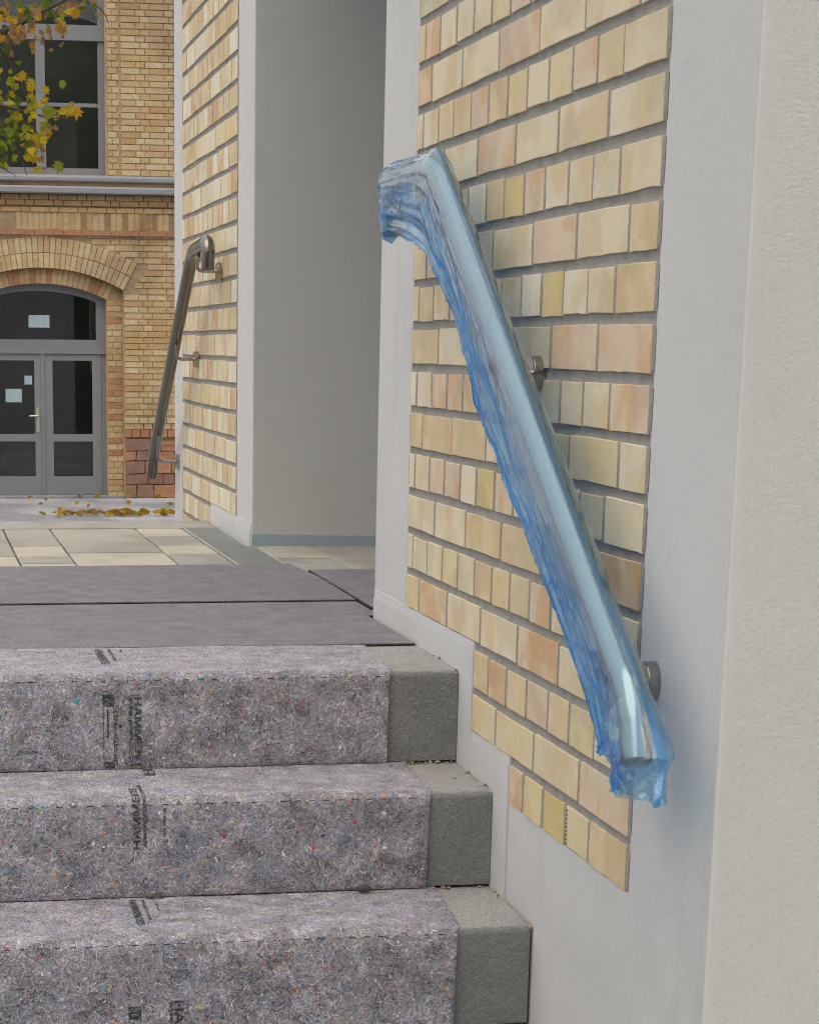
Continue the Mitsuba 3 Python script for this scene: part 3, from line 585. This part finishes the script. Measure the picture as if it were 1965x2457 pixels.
def sleeve():
    C = np.array([s[0] for s in ST]); L = np.array([s[1] for s in ST]); L[5:18] += [-.004, -.011]; W = np.array([s[2] for s in ST])
    t = np.linspace(0, 1, len(ST)); n = 900; tt = np.linspace(0, 1, n)
    from scipy.interpolate import PchipInterpolator as PI
    C, L, W = PI(t, C)(tt), PI(t, L)(tt), PI(t, W)(tt)
    m = 144; th = np.linspace(0, 1, m, endpoint=False)
    P = np.zeros((n, m, 3)); U = np.zeros((n, m, 2))
    rb = .0240 + .003 * meshkit.noise(np.stack([tt * 9, tt * 0, tt * 0], -1), 2)
    ridge = np.interp(tt, [0, .22, .30, .5, .60, .72, .9, 1], [.002, .004, .014, .013, .009, .002, .004, .010])
    for i in range(n):
        d = L[i] - C[i]; H = np.linalg.norm(d); d = d / H
        # loop: angle phi from the top; lower part is drawn out to the flap
        phi = th * 2 * np.pi
        down = -np.cos(phi); side = np.sin(phi)
        low = np.clip(down, 0, 1) ** 1.6
        dd = np.where(down < 0, down * rb[i] - ridge[i] * np.clip(-down, 0, 1) ** 6, rb[i] * down * .2 + low * H)
        side = np.where(down < 0, side * (1 - .0), side)
        sw = rb[i] * side * (1 - low) + np.sign(side) * W[i] * low * np.abs(side) ** .5 * 1.4
        P[i, :, 0] = RX + sw; P[i, :, 1] = C[i, 0] + d[0] * dd; P[i, :, 2] = C[i, 1] + d[1] * dd
        U[i, :, 0] = tt[i] * 1.9; U[i, :, 1] = th
    # creases: long ones along the rail, short crumples in the flap
    A = np.stack([U[..., 0] * 5, np.cos(U[..., 1] * 2 * np.pi) * 3.2, np.sin(U[..., 1] * 2 * np.pi) * 3.2], -1)
    def ridged(q, sd, pw=3.0): return (1 - np.abs(2 * meshkit.noise(q, sd) - 1)) ** pw
    B_ = np.stack([A[..., 0] + .35 * meshkit.noise(A * 1.3, 4), A[..., 1] + .5 * meshkit.noise(A * 1.1, 12), A[..., 2] + .5 * meshkit.noise(A * 1.1, 13)], -1)
    long_ = ridged(B_ * np.array([.45, 2.0, 2.0]), 1) - .25
    long2 = ridged(B_ * np.array([.8, 4.5, 4.5]), 5, 7.0) - .12
    crum = ridged(B_ * np.array([4.0, 2.4, 2.4]), 9, 9.0) - .1
    crum2 = ridged(B_ * np.array([9., 5.0, 5.0]), 19, 8.0) - .1
    flap = np.clip(1.15 - np.abs(U[..., 1] - .5) * 4.6, 0, 1)
    nrm = np.cross(np.gradient(P, axis=0), np.gradient(P, axis=1)); nrm /= np.linalg.norm(nrm, axis=2, keepdims=True) + 1e-12
    out = np.sum(nrm * (P - np.concatenate([np.full((n, 1, 1), RX), C[:, None, :]], 2)), -1).mean()
    if out < 0: nrm = -nrm
    amp = .0004 + .0056 * flap + .0018 * np.clip(1 - U[..., 0] / .45, 0, 1)
    P = P + nrm * (long_ * amp + long2 * amp * .7 + (crum + .5 * crum2) * (.0002 + .0019 * flap))[..., None]
    # the film lies on the tube and never dips into it
    from scipy.spatial import cKDTree
    ax = arc_path(near_path, .07, 30); seg = [np.linspace(a, b, 60) for a, b in zip(ax, ax[1:])]; ax = np.vstack(seg)
    dist, idx = cKDTree(ax).query(P.reshape(-1, 3)); d3 = P.reshape(-1, 3) - ax[idx]
    need = np.maximum(dist, RR + .0012)
    P = (ax[idx] + d3 / np.maximum(dist, 1e-6)[:, None] * need[:, None]).reshape(P.shape)
    return P, U
P, U = sleeve()
def ring_mesh(P):
    n, m = P.shape[:2]; i, j = np.meshgrid(np.arange(n - 1), np.arange(m), indexing='ij')
    q = np.stack([i * m + j, i * m + (j + 1) % m, (i + 1) * m + (j + 1) % m, (i + 1) * m + j], -1).reshape(-1, 4)
    return P.reshape(-1, 3), np.vstack([q[:, [0, 1, 2]], q[:, [0, 2, 3]]])
SL = thing('plastic_sleeve', 'crumpled translucent blue plastic sleeve pulled over the near handrail', 'plastic sleeve')
# tail: the flat open end hanging below the rail's foot
n2 = 110; m = P.shape[1]; th = np.linspace(0, 1, m, endpoint=False) * 2 * np.pi
last = P[-1]; tail = np.zeros((n2, m, 3)); ut = np.zeros((n2, m, 2))
for i in range(n2):
    s = i / (n2 - 1)
    cy, cz = -.272 + .004 * s, -.520 - .098 * s
    hw = .070 + .030 * s + .006 * math.sin(9 * s); hd = .034 * max(0, 1 - max(0, s - .40) / .5) + .006
    e = np.stack([RX + hd * np.sin(th) * 1.0 + .010 * np.sin(th * 3 + 5 * s) * s, cy + hw * np.cos(th) * -1.0, cz + .010 * np.cos(th) * s], -1)
    k = min(1, s / .35); k = k * k * (3 - 2 * k)
    # match ring start: theta 0 of the sleeve is its top
    tail[i] = last * (1 - k) + e[(np.arange(m) + 0) % m] * k if i else last
    ut[i, :, 0] = 1.9 + .13 * s; ut[i, :, 1] = np.arange(m) / m
A = np.stack([ut[..., 0] * 24, np.cos(ut[..., 1] * 2 * np.pi) * 4, np.sin(ut[..., 1] * 2 * np.pi) * 4], -1)
tail[1:] += (((1 - np.abs(2 * meshkit.fbm(A, 2, 6) - 1)) ** 2 - .6)[..., None] * np.array([.018, .003, .004]))[1:] * np.linspace(.2, 1, n2 - 1)[:, None, None]
PP = np.vstack([P, tail[1:]])
from scipy.spatial import cKDTree
ax_t = arc_path(near_path, .07, 30); ax_t = np.vstack([np.linspace(a, b, 60) for a, b in zip(ax_t, ax_t[1:])])
dist, idx = cKDTree(ax_t).query(PP.reshape(-1, 3)); d3 = PP.reshape(-1, 3) - ax_t[idx]
fix = (dist < RR + .0012) & (PP.reshape(-1, 3)[:, 2] > -.572)
flat = PP.reshape(-1, 3).copy(); flat[fix] = ax_t[idx][fix] + d3[fix] / np.maximum(dist[fix], 1e-6)[:, None] * (RR + .0012); PP = flat.reshape(PP.shape)
UU = np.vstack([U, ut[1:]])
v, f = ring_mesh(PP)
cap = len(v); v = np.vstack([v, P[0].mean(0) + [0, .006, -.004]]); f = np.vstack([f, [[cap, (j + 1) % m, j] for j in range(m)]])
add('film', (v, f), 'film_mat', SL, smooth=True, uv=np.vstack([UU.reshape(-1, 2), [[0, .5]]]))

# ------------------------------------------------------------------ the old brick building behind
YB = 24.0
B = thing('brick_building', 'old yellow brick building with arched grey double doors across the yard', 'building')
def qbox(x0, x1, z0, z1, yf, depth, bsdf, nm, **k): return add(nm, bx(x0, x1, yf, yf + depth, z0, z1), bsdf, B, **k)
WIN = (-1.6, 1.400, 1.80, 5.2); DOOR = (-.21, 1.385, GROUND, .53)
BX0, BX1 = -3.5, 4.5
arc_o = [(.594 + .80 * math.sin(t) / math.sin(.70) * 1.0, .689 - (1 - math.cos(t)) * .80 / math.sin(.70) * 1.0) for t in np.linspace(-.70, .70, 25)]
# arch: chord half width .80 at x=.594, crown .689, spring about .40
def arch(cx, half, crown, spring, n=25):
    h = crown - spring; R_ = (half * half + h * h) / (2 * h); a = math.asin(half / R_)
    return [(cx + R_ * math.sin(t), crown - R_ + R_ * math.cos(t)) for t in np.linspace(-a, a, n)], R_, a
outer, R1, A1 = arch(.594, 1.000, .866, .610)
inner, R2, A2 = arch(.594, .800, .685, .500)
wall = Polygon([(BX0, GROUND - .1), (BX1, GROUND - .1), (BX1, 6), (BX0, 6)])
wall = wall.difference(Polygon([(-.406, GROUND - .2)] + outer + [(1.594, GROUND - .2)])).difference(sbox(WIN[0], 1.95, WIN[1], 5.2))
def ext(poly, y0, y1):
    m = trimesh.creation.extrude_polygon(poly, y1 - y0, engine='earcut'); v = m.vertices[:, [0, 2, 1]].copy(); v[:, 1] = y1 - m.vertices[:, 2] if False else y0 + m.vertices[:, 2]
    return trimesh.Trimesh(v, m.faces[:, ::-1], process=False)
add('wall', ext(wall, YB + .012, YB + .60), 'joint_mat', B)
rev = Polygon([(-.41, GROUND - .2)] + outer + [(1.60, GROUND - .2)]).difference(Polygon([(-.206, GROUND - .3)] + inner + [(1.394, GROUND - .3)]))
add('door_reveal', ext(rev, YB + .105, YB + .5), 'joint_mat', B)
# facade bricks: those that show largest are parts, the rest one mesh
PB, HB = .0727, .060
vis, rest = [], {k: [] for k in FB}
rb_ = random.Random(3)
def fb_tone(z):
    if z > 1.15: return rb_.choice(['ochre', 'ochre', 'sand', 'rose', 'orange', 'sand', 'rose'])
    if z > -.3: return rb_.choice(['ochre', 'ochre', 'orange', 'orange', 'rose', 'sand'])
    return rb_.choice(['ochre', 'sand', 'sand', 'rose', 'ochre', 'orange'])
def fbrick(x0, x1, z0, z1, yf=YB, tone=None, dep=.05, force=None):
    yj = yf + rb_.uniform(-.002, .003); tone = tone or fb_tone(z0)
    m = bx(x0, x1, yj, yf + dep, z0, z1)
    on = (.30 < (x0 + x1) / 2 < 2.22 and z1 < 3.9) if force is None else force
    (vis.append(((x1 - x0) * (z1 - z0), m, tone)) if on else rest[tone].append(m))
def course_fill(xa, xb, z0, z1, off, yf=YB, tone=None, header=False, blocked=None):
    x = xa - off
    k = 0
    while x < xb:
        w = .112 if (header or k % 2) else .232
        a, b = max(x + .005, xa), min(x + w - .005, xb)
        if b - a > .03 and not (blocked and blocked(a, b, z0, z1)): fbrick(a, b, z0, z1, yf, tone)
        x += w; k += 1
def in_arch(a, b, z0, z1):
    xm, zm = (a + b) / 2, (z0 + z1) / 2
    if z1 < .56: return a < 1.600 and b > -.41
    r = math.hypot(xm - .594, zm - (.866 - R1))
    return r < R1 + .385 and abs(math.atan2(xm - .594, zm - (.866 - R1))) < A1 + .035
z = -.885
i = 0
while z < 1.235:                       # lower storey above the plinth, right of the door and round the arch
    course_fill(1.605, 2.6, z, z + HB, (i % 2) * .056, blocked=in_arch) if z < .56 else course_fill(-1.2, 2.6, z, z + HB, (i % 2) * .056, blocked=in_arch)
    z += PB; i += 1
z = 1.955; i = 0
while z < 4.0:                         # upper storey: pier beside the window, then the wall beyond the seam
    course_fill(1.418, 1.556, z, z + HB, (i % 2) * .056, header=True); course_fill(1.582, 2.6, z, z + HB, (i % 2) * .056)
    z += PB; i += 1
z = GROUND + .01; i = 0
while z < .47:                         # narrow brick reveal of the doorway
    course_fill(1.400, 1.588, z, z + HB, (i % 2) * .05, yf=YB + .095, tone=rb_.choice(['ochre', 'ochre', 'orange', 'red', 'sand']), header=True); z += PB; i += 1
def voussoirs(cx, R_, A_, crown, r0, r1, yf, tones, w=.0625):
    cz = crown - R_; n = int(2 * A_ * R_ / w)
    for k in range(n):
        t0, t1 = -A_ + 2 * A_ * k / n + .004 / R_, -A_ + 2 * A_ * (k + 1) / n - .004 / R_
        q = [(cx + r * math.sin(t), cz + r * math.cos(t)) for r, t in ((r0, t0), (r1, t0), (r1, t1), (r0, t1))]
        add('arch_brick', ext(Polygon(q), yf + rb_.uniform(-.003, .003), yf + .08), f'facade_{rb_.choice(tones)}_mat', B)
voussoirs(.594, R1, A1, .866, R1 + .003, R1 + .175, YB - .002, ['sand', 'sand', 'ochre', 'rose', 'sand'])
voussoirs(.594, R1, A1, .866, R1 + .183, R1 + .36, YB - .002, ['sand', 'ochre', 'ochre', 'rose', 'sand'])
voussoirs(.594, R2, A2, .685, R2 + .003, R2 + .178, YB + .095, ['rose', 'ochre', 'red', 'orange'])
# frieze and ledges
xx = -1.2
while xx < 2.6:
    add('frieze_brick', bx(xx, xx + .058, YB - .035 + rb_.uniform(-.004, .004), YB + .03, 1.312, 1.510), f"facade_{rb_.choice(['ochre', 'orange', 'ochre', 'brown', 'rose'])}_mat", B) if xx > .3 else None
    xx += .0715
course_fill(-1.2, 2.6, 1.250, 1.306, 0, yf=YB - .045, tone='red'); course_fill(-1.2, 2.6, 1.515, 1.570, .05, yf=YB - .05, tone='orange')
course_fill(-1.2, 2.6, 1.590, 1.65, 0, yf=YB - .075, tone='brown'); course_fill(-1.2, 2.6, 1.655, 1.715, .06, yf=YB - .085, tone='brown')
add('string_course', bx(BX0, BX1, YB - .03, YB + .02, 1.246, 1.72), 'joint_mat', B)
def ledge(z0, z1, out):
    pts = [(YB + .02, z0), (YB - out + .015, z0), (YB - out, z0 + .015), (YB - out, z1 - .035), (YB - out + .03, z1 - .012), (YB + .02, z1)]
    m = prism(pts[::-1], 'x', BX0, BX1); add('ledge', m, 'zinc_mat', B, label='grey sheet metal ledge')
ledge(1.722, 1.822, .16); ledge(1.868, 1.950, .07)
add('ledge_brick', bx(BX0, BX1, YB - .02, YB + .02, 1.822, 1.868), 'facade_brown_mat', B)
# plinth
course_fill(1.60, 2.6, -1.055, -.985, 0, yf=YB - .03, tone='rose'); course_fill(1.60, 2.6, -.980, -.918, .06, yf=YB - .045, tone='sand')
course_fill(1.60, 2.6, -1.15, -1.062, .03, yf=YB - .035, tone='red', header=True)
rs = random.Random(21)
z = GROUND
for hrow in (.17, .13, .16, .12, .155):
    x = 1.60
    while x < 2.6:
        w = rs.uniform(.10, .34); z1 = z + hrow
        if w < .2 and rs.random() < .5:
            for zz in np.arange(z + .004, z1 - .03, .062): add('plinth_stone', bx(x + .006, x + w - .006, YB - .03 + rs.uniform(-.01, .01), YB + .03, zz, min(zz + .055, z1 - .004)), 'facade_red_mat' if rs.random() < .5 else 'redstone_mat', B)
        else:
            b = bx(x + .008, x + w - .008, YB - .03, YB + .03, z + .007, z1 - .007); b.vertices += np.random.default_rng(int(x * 900)).uniform(-.008, .008, b.vertices.shape)
            add('plinth_stone', b, rs.choice(['redstone_mat', 'redstone_mat', 'facade_brown_mat', 'facade_red_mat']), B)
        x += w
    z += hrow
vis.sort(key=lambda t: -t[0])
for _, m_, tone in vis[:300]: add('brick', m_, f'facade_{tone}_mat', B)
for _, m_, tone in vis[300:]: rest[tone].append(m_)
for tone, ms in rest.items():
    if ms: add('brickwork', cat(ms), f'facade_{tone}_mat', B, kind='stuff')
# window
def frame_part(parent, nm, x0, x1, z0, z1, y0, y1): return add(nm, bx(x0, x1, y0, y1, z0, z1), 'frame_mat', parent)
def win_obj(nm): 
    key = numbered(B + '__' + nm); return key
W_ = B + '__window'
yw = YB + .14
add('window', cat([bx(-1.6, 1.400, yw, yw + .08, 1.948, 2.037), bx(1.319, 1.400, yw + .002, yw + .082, 2.037, 5.1), bx(.572, .684, yw - .02, yw + .08, 2.037, 3.489), bx(-1.6, 1.400, yw - .03, yw + .08, 3.489, 3.663),
                   bx(.684, 1.319, yw + .005, yw + .06, 2.741, 2.783), bx(-.15, .572, yw + .005, yw + .06, 2.741, 2.783), bx(-.25, -.15, yw + .001, yw + .079, 2.037, 3.489)]), 'frame_mat', B, label='tall grey framed window')
for x0, x1, z0, z1 in ((.684, 1.319, 2.037, 2.741), (.684, 1.319, 2.783, 3.489), (-.15, .572, 2.037, 2.741), (-.15, .572, 2.783, 3.489), (-.25, 1.319, 3.663, 5.0)):
    add('pane', bx(x0, x1, yw + .03, yw + .0302, z0, z1), 'pane_mat', B + '__window')
add('curtain', bx(.70, 1.08, yw + .32, yw + .34, 2.05, 2.74), 'curtain_mat', B + '__window')
add('room', cat([bx(-1.7, 1.95, yw + .95, yw + 1.05, 1.9, 5.3), bx(-1.7, -1.6, yw + .47, yw + 2, 1.9, 5.3), bx(1.95, 2.05, yw + .47, yw + 2, 1.9, 5.3), bx(-1.7, 2.05, yw + .47, yw + 2.1, 1.7, 1.8), bx(-1.7, 2.05, yw + .47, yw + 2.1, 5.2, 5.3)]), 'room_mat', B)
# doors
yd = YB + .24
fan_o, _, _ = arch(.594, .800, .685, .500); fan_i, _, _ = arch(.560, .715, .600, .475)
ff = Polygon([(-.206, -.095)] + fan_o + [(1.394, -.095)]).difference(Polygon([(-.155, .020)] + fan_i + [(1.275, .020)]))
add('fanlight', ext(ff, yd, yd + .09), 'frame_mat', B, label='arched grey fanlight frame over the doors')
add('pane', ext(Polygon([(-.155, .020)] + fan_i + [(1.275, .020)]), yd + .04, yd + .0402), 'pane_mat', B + '__fanlight')
add('transom_bar', bx(-.206, 1.394, yd - .035, yd, -.150, -.092), 'frame_mat', B)
add('door_frame', cat([bx(1.330, 1.394, yd + .003, yd + .093, GROUND + .01, -.0952), bx(-.206, -.142, yd + .003, yd + .093, GROUND + .01, -.0952)]), 'frame_mat', B)
def door(x0, x1, gx0, gx1):
    d = add('door', cat([bx(x0, gx0, yd - .01, yd + .05, GROUND + .025, -.152), bx(gx1, x1, yd - .01, yd + .05, GROUND + .025, -.152), bx(gx0, gx1, yd - .009, yd + .049, -.232, -.153), bx(gx0, gx1, yd - .006, yd + .046, -1.215, -1.126), bx(gx0, gx1, yd - .008, yd + .048, GROUND + .026, -1.646)]), 'frame_mat', B)
    for z0, z1 in ((-1.126, -.232), (-1.646, -1.215)): add('pane', bx(gx0, gx1, yd + .02, yd + .0202, z0, z1), 'pane_mat', d)
    return d
dL = door(-.140, .600, -.03, .502); dR = door(.606, 1.328, .727, 1.220)
add('door_handle', cat([bx(.520, .555, yd - .02, yd - .0105, -1.10, -.80), tube([(.537, yd - .015, -.90), (.537, yd - .06, -.90), (.43, yd - .062, -.905)], .012, 10)]), 'brass_mat', dL, label='pale metal door handle')
add('meeting_strip', bx(.585, .621, yd - .028, yd - .0105, GROUND + .03, -.155), 'frame_mat', dR)
add('hall', cat([bx(-.6, 1.9, yd + 1.0, yd + 1.1, GROUND, 1.0), bx(-.7, -.6, yd + .37, yd + 3, GROUND, 1.0), bx(1.9, 2.0, yd + .37, yd + 3, GROUND, 1.0), bx(-.7, 2.0, yd + .37, yd + 3.1, .9, 1.0), bx(-.7, 2.0, yd + .1, yd + 3.1, GROUND - .05, GROUND + .004)]), 'room_mat', B)
scene['curtain_mat'] = prin((.13, .12, .10), .9)
scene['pane_mat'] = {'type': 'thindielectric', 'int_ior': 1.5, 'specular_transmittance': {'type': 'rgb', 'value': [.62, .68, .66]}}
def paper(x0, x1, z0, z1, label): add('paper_notice', bx(x0, x1, yd + .012, yd + .0135, z0, z1), 'paper_mat', label=label, category='notice', group='paper notices on the door glass')
paper(.444, .700, .163, .312, 'pale blue paper sheet in the arched fanlight')
paper(.145, .345, -.738, -.577, 'pale blue paper notice on the left door glass, lower and larger')
paper(.380, .474, -.522, -.417, 'small pale blue paper note on the left door glass')
add('door_sill', bx(-.40, 1.60, YB - .02, YB + .5, GROUND - .02, GROUND + .022), 'yard_mat', B)

# ------------------------------------------------------------------ autumn tree in the yard
TREE = thing('maple_tree', 'autumn maple with yellow and green leaves in front of the brick building', 'tree')
leaf2d = [(0, -.5), (.10, -.46), (.42, -.40), (.34, -.20), (.62, .02), (.36, .06), (.44, .36), (.20, .22), (0, .62), (-.20, .22), (-.44, .36), (-.36, .06), (-.62, .02), (-.34, -.20), (-.42, -.40), (-.10, -.46)]
def leaf_mesh(pos, size, g):
    v = np.array(leaf2d); m_ = len(v)
    p3 = np.c_[v, .25 * np.abs(v[:, 0]) - .18 * v[:, 1] ** 2]; p3 = np.vstack([[0, 0, .0], p3]) * size
    Rm = trimesh.transformations.euler_matrix(g.uniform(-.9, .9) + np.pi / 2 * .9, g.uniform(-.7, .7), g.uniform(-1.0, 1.0), 'sxyz')[:3, :3]
    roll = trimesh.transformations.rotation_matrix(g.uniform(0, 2 * np.pi) if g.random() < .35 else np.pi + g.uniform(-.7, .7), [0, 0, 1])[:3, :3]
    p3 = p3 @ roll.T @ Rm.T + pos
    return p3, [[0, 1 + q, 1 + (q + 1) % m_] for q in range(m_)]
YT = 14.0
gt = np.random.default_rng(77)
add('trunk', tube(arc_path([(-1.55, YT + .3, GROUND), (-1.50, YT + .25, -.2), (-1.35, YT + .1, 1.4), (-1.5, YT + .3, 3.2), (-1.4, YT + .2, 5.0)], .6, 8), np.linspace(.16, .09, 26), 14), 'bark_mat', TREE, smooth=60)
BRANCH = [([(-1.36, YT + .1, 1.55), (-.75, YT, 2.02), (-.35, YT - .05, 2.18), (-.18, YT - .05, 2.245), (.02, YT, 2.36), (.24, YT, 2.47), (.6, YT, 2.75)], .030, .010),
          ([(-1.40, YT + .1, 1.2), (-.8, YT + .1, 1.62), (-.40, YT, 1.72), (-.12, YT, 1.66), (.10, YT - .1, 1.60), (.30, YT - .1, 1.63)], .018, .003),
          ([(-.75, YT, 2.02), (-.5, YT + .1, 1.9), (-.30, YT + .1, 1.62), (-.16, YT, 1.36), (-.10, YT, 1.20)], .014, .003),
          ([(-.35, YT - .05, 2.18), (-.20, YT + .1, 2.0), (-.10, YT + .1, 1.80), (-.02, YT, 1.5), (.02, YT, 1.34)], .009, .002),
          ([(.02, YT, 2.36), (.09, YT, 2.24), (.10, YT, 2.14)], .006, .002), ([(.24, YT, 2.47), (.45, YT, 2.42), (.52, YT, 2.33), (.53, YT, 2.25)], .006, .002), ([(-.8, YT + .1, 1.62), (-.5, YT, 1.40), (-.26, YT, 1.24), (-.18, YT, 1.19)], .010, .002),
          ([(-1.42, YT + .2, 2.6), (-.9, YT + .2, 2.75), (-.4, YT + .1, 2.62), (.0, YT + .1, 2.55), (.3, YT, 2.60)], .022, .004)]
for pts, r0, r1 in BRANCH:
    pth = arc_path(pts, .3, 6); add('branch', tube(pth, np.linspace(r0, r1, len(pth)), 8), 'bark_mat', TREE, smooth=60)
cl = []
def cluster(cx, cz, sx, sz, n, tones, size=(.04, .075)):
    for _ in range(n): cl.append((cx + gt.normal(0, sx), YT + gt.normal(0, .22), cz + gt.normal(0, sz), tones[gt.integers(len(tones))], gt.uniform(*size)))
Yl, Gd, Li, Gr, Dr = 'yellow', 'gold', 'lime', 'green', 'dry'
cluster(-.20, 1.72, .10, .10, 40, [Yl, Li, Li, Yl, Gr]); cluster(-.22, 1.52, .09, .08, 34, [Li, Gr, Gr, Yl]); cluster(-.28, 1.33, .08, .07, 22, [Gr, Li, Gr, Yl])
cluster(-.05, 1.68, .06, .06, 14, [Yl, Li, Yl]); cluster(-.04, 1.40, .05, .08, 14, [Gd, Yl, Dr, Dr]); cluster(.0, 1.55, .05, .06, 8, [Gd, Li, Yl, Dr])
cluster(-.12, 2.33, .16, .08, 60, [Dr, Gr, Dr, Li, Gd, Gr], (.045, .08)); cluster(-.22, 2.18, .12, .05, 26, [Dr, Gr, Dr, Gd], (.045, .08)); cluster(.05, 2.20, .10, .05, 18, [Dr, Dr, Gd], (.03, .055))
cluster(.18, 2.42, .12, .04, 18, [Dr, Gr, Li, Dr], (.045, .08)); cluster(.43, 2.40, .06, .05, 5, [Dr, Gr], (.04, .06))
for x_, z_, t_, s_ in ((.262, 1.648, Gd, .12), (.22, 1.665, Yl, .11), (.165, 1.66, Yl, .09), (.10, 1.655, Li, .09), (.04, 1.63, Li, .11), (.05, 1.57, Li, .10), (.03, 1.49, Yl, .12), (.07, 1.50, Gd, .09), (.13, 1.62, Dr, .05), (.12, 1.55, Dr, .06), (.06, 1.82, Dr, .07),
                       (.24, 1.72, Dr, .05), (-.02, 1.25, Yl, .11), (.14, 1.27, Li, .11), (.24, 2.36, Yl, .12), (.275, 2.345, Gd, .09), (.19, 2.26, Gd, .09), (.17, 2.31, Li, .08), (-.11, 1.93, Yl, .09), (-.14, 1.90, Gd, .08), (-.19, 1.88, Yl, .08), (-.06, 1.83, Gd, .09), (-.30, 1.93, Gd, .08)):
    cl.append((x_, YT + gt.normal(0, .1), z_, t_, s_ * .85))
for x_, y_, z_, tone, size in cl[:300]:
    v_, f_ = leaf_mesh(np.array([x_, y_, z_]), size, gt); add('leaf', (v_, f_), f'leaf_{tone}_mat', TREE)
rest_l = {}
for _ in range(900):                     # the crown going on outside the frame
    x_, z_ = gt.normal(-1.5, .55), gt.normal(2.9, .75)
    if x_ > -.42 or z_ < 1.3: continue
    tone = [Yl, Li, Gr, Dr, Gd][gt.integers(5)]; v_, f_ = leaf_mesh(np.array([x_, YT + gt.normal(0, .5), z_]), gt.uniform(.05, .1), gt)
    rest_l.setdefault(tone, []).append(trimesh.Trimesh(v_, f_, process=False))
for tone, ms in rest_l.items(): add('foliage', cat(ms), f'leaf_{tone}_mat', TREE, kind='stuff')
# fallen leaves drifted along the yard
fl = {}
for _ in range(140):
    x_ = gt.uniform(.35, 2.4); y_ = 20.95 + abs(gt.normal(0, .22)) if gt.random() < .85 else gt.uniform(21.3, 23.9)
    if gt.random() < .5: x_ = [0.62, .98, 1.25, 1.42, 1.62, 1.8, 2.1][gt.integers(7)] + gt.normal(0, .07)
    tone = [Gd, Yl, Gd, Dr, Dr, Li][gt.integers(6)]
    v_, f_ = leaf_mesh(np.zeros(3), gt.uniform(.05, .10), gt); v_[:, 2] *= .6
    v_ += [x_, y_, GROUND - v_[:, 2].min() + .002 + gt.uniform(0, .03)]; fl.setdefault(tone, []).append(trimesh.Trimesh(v_, f_, process=False))
for k, (tone, ms) in enumerate(fl.items()): add('fallen_leaves', cat(ms), f'leaf_{tone}_mat', kind='stuff', label='fallen yellow maple leaves along the yard', category='leaves')
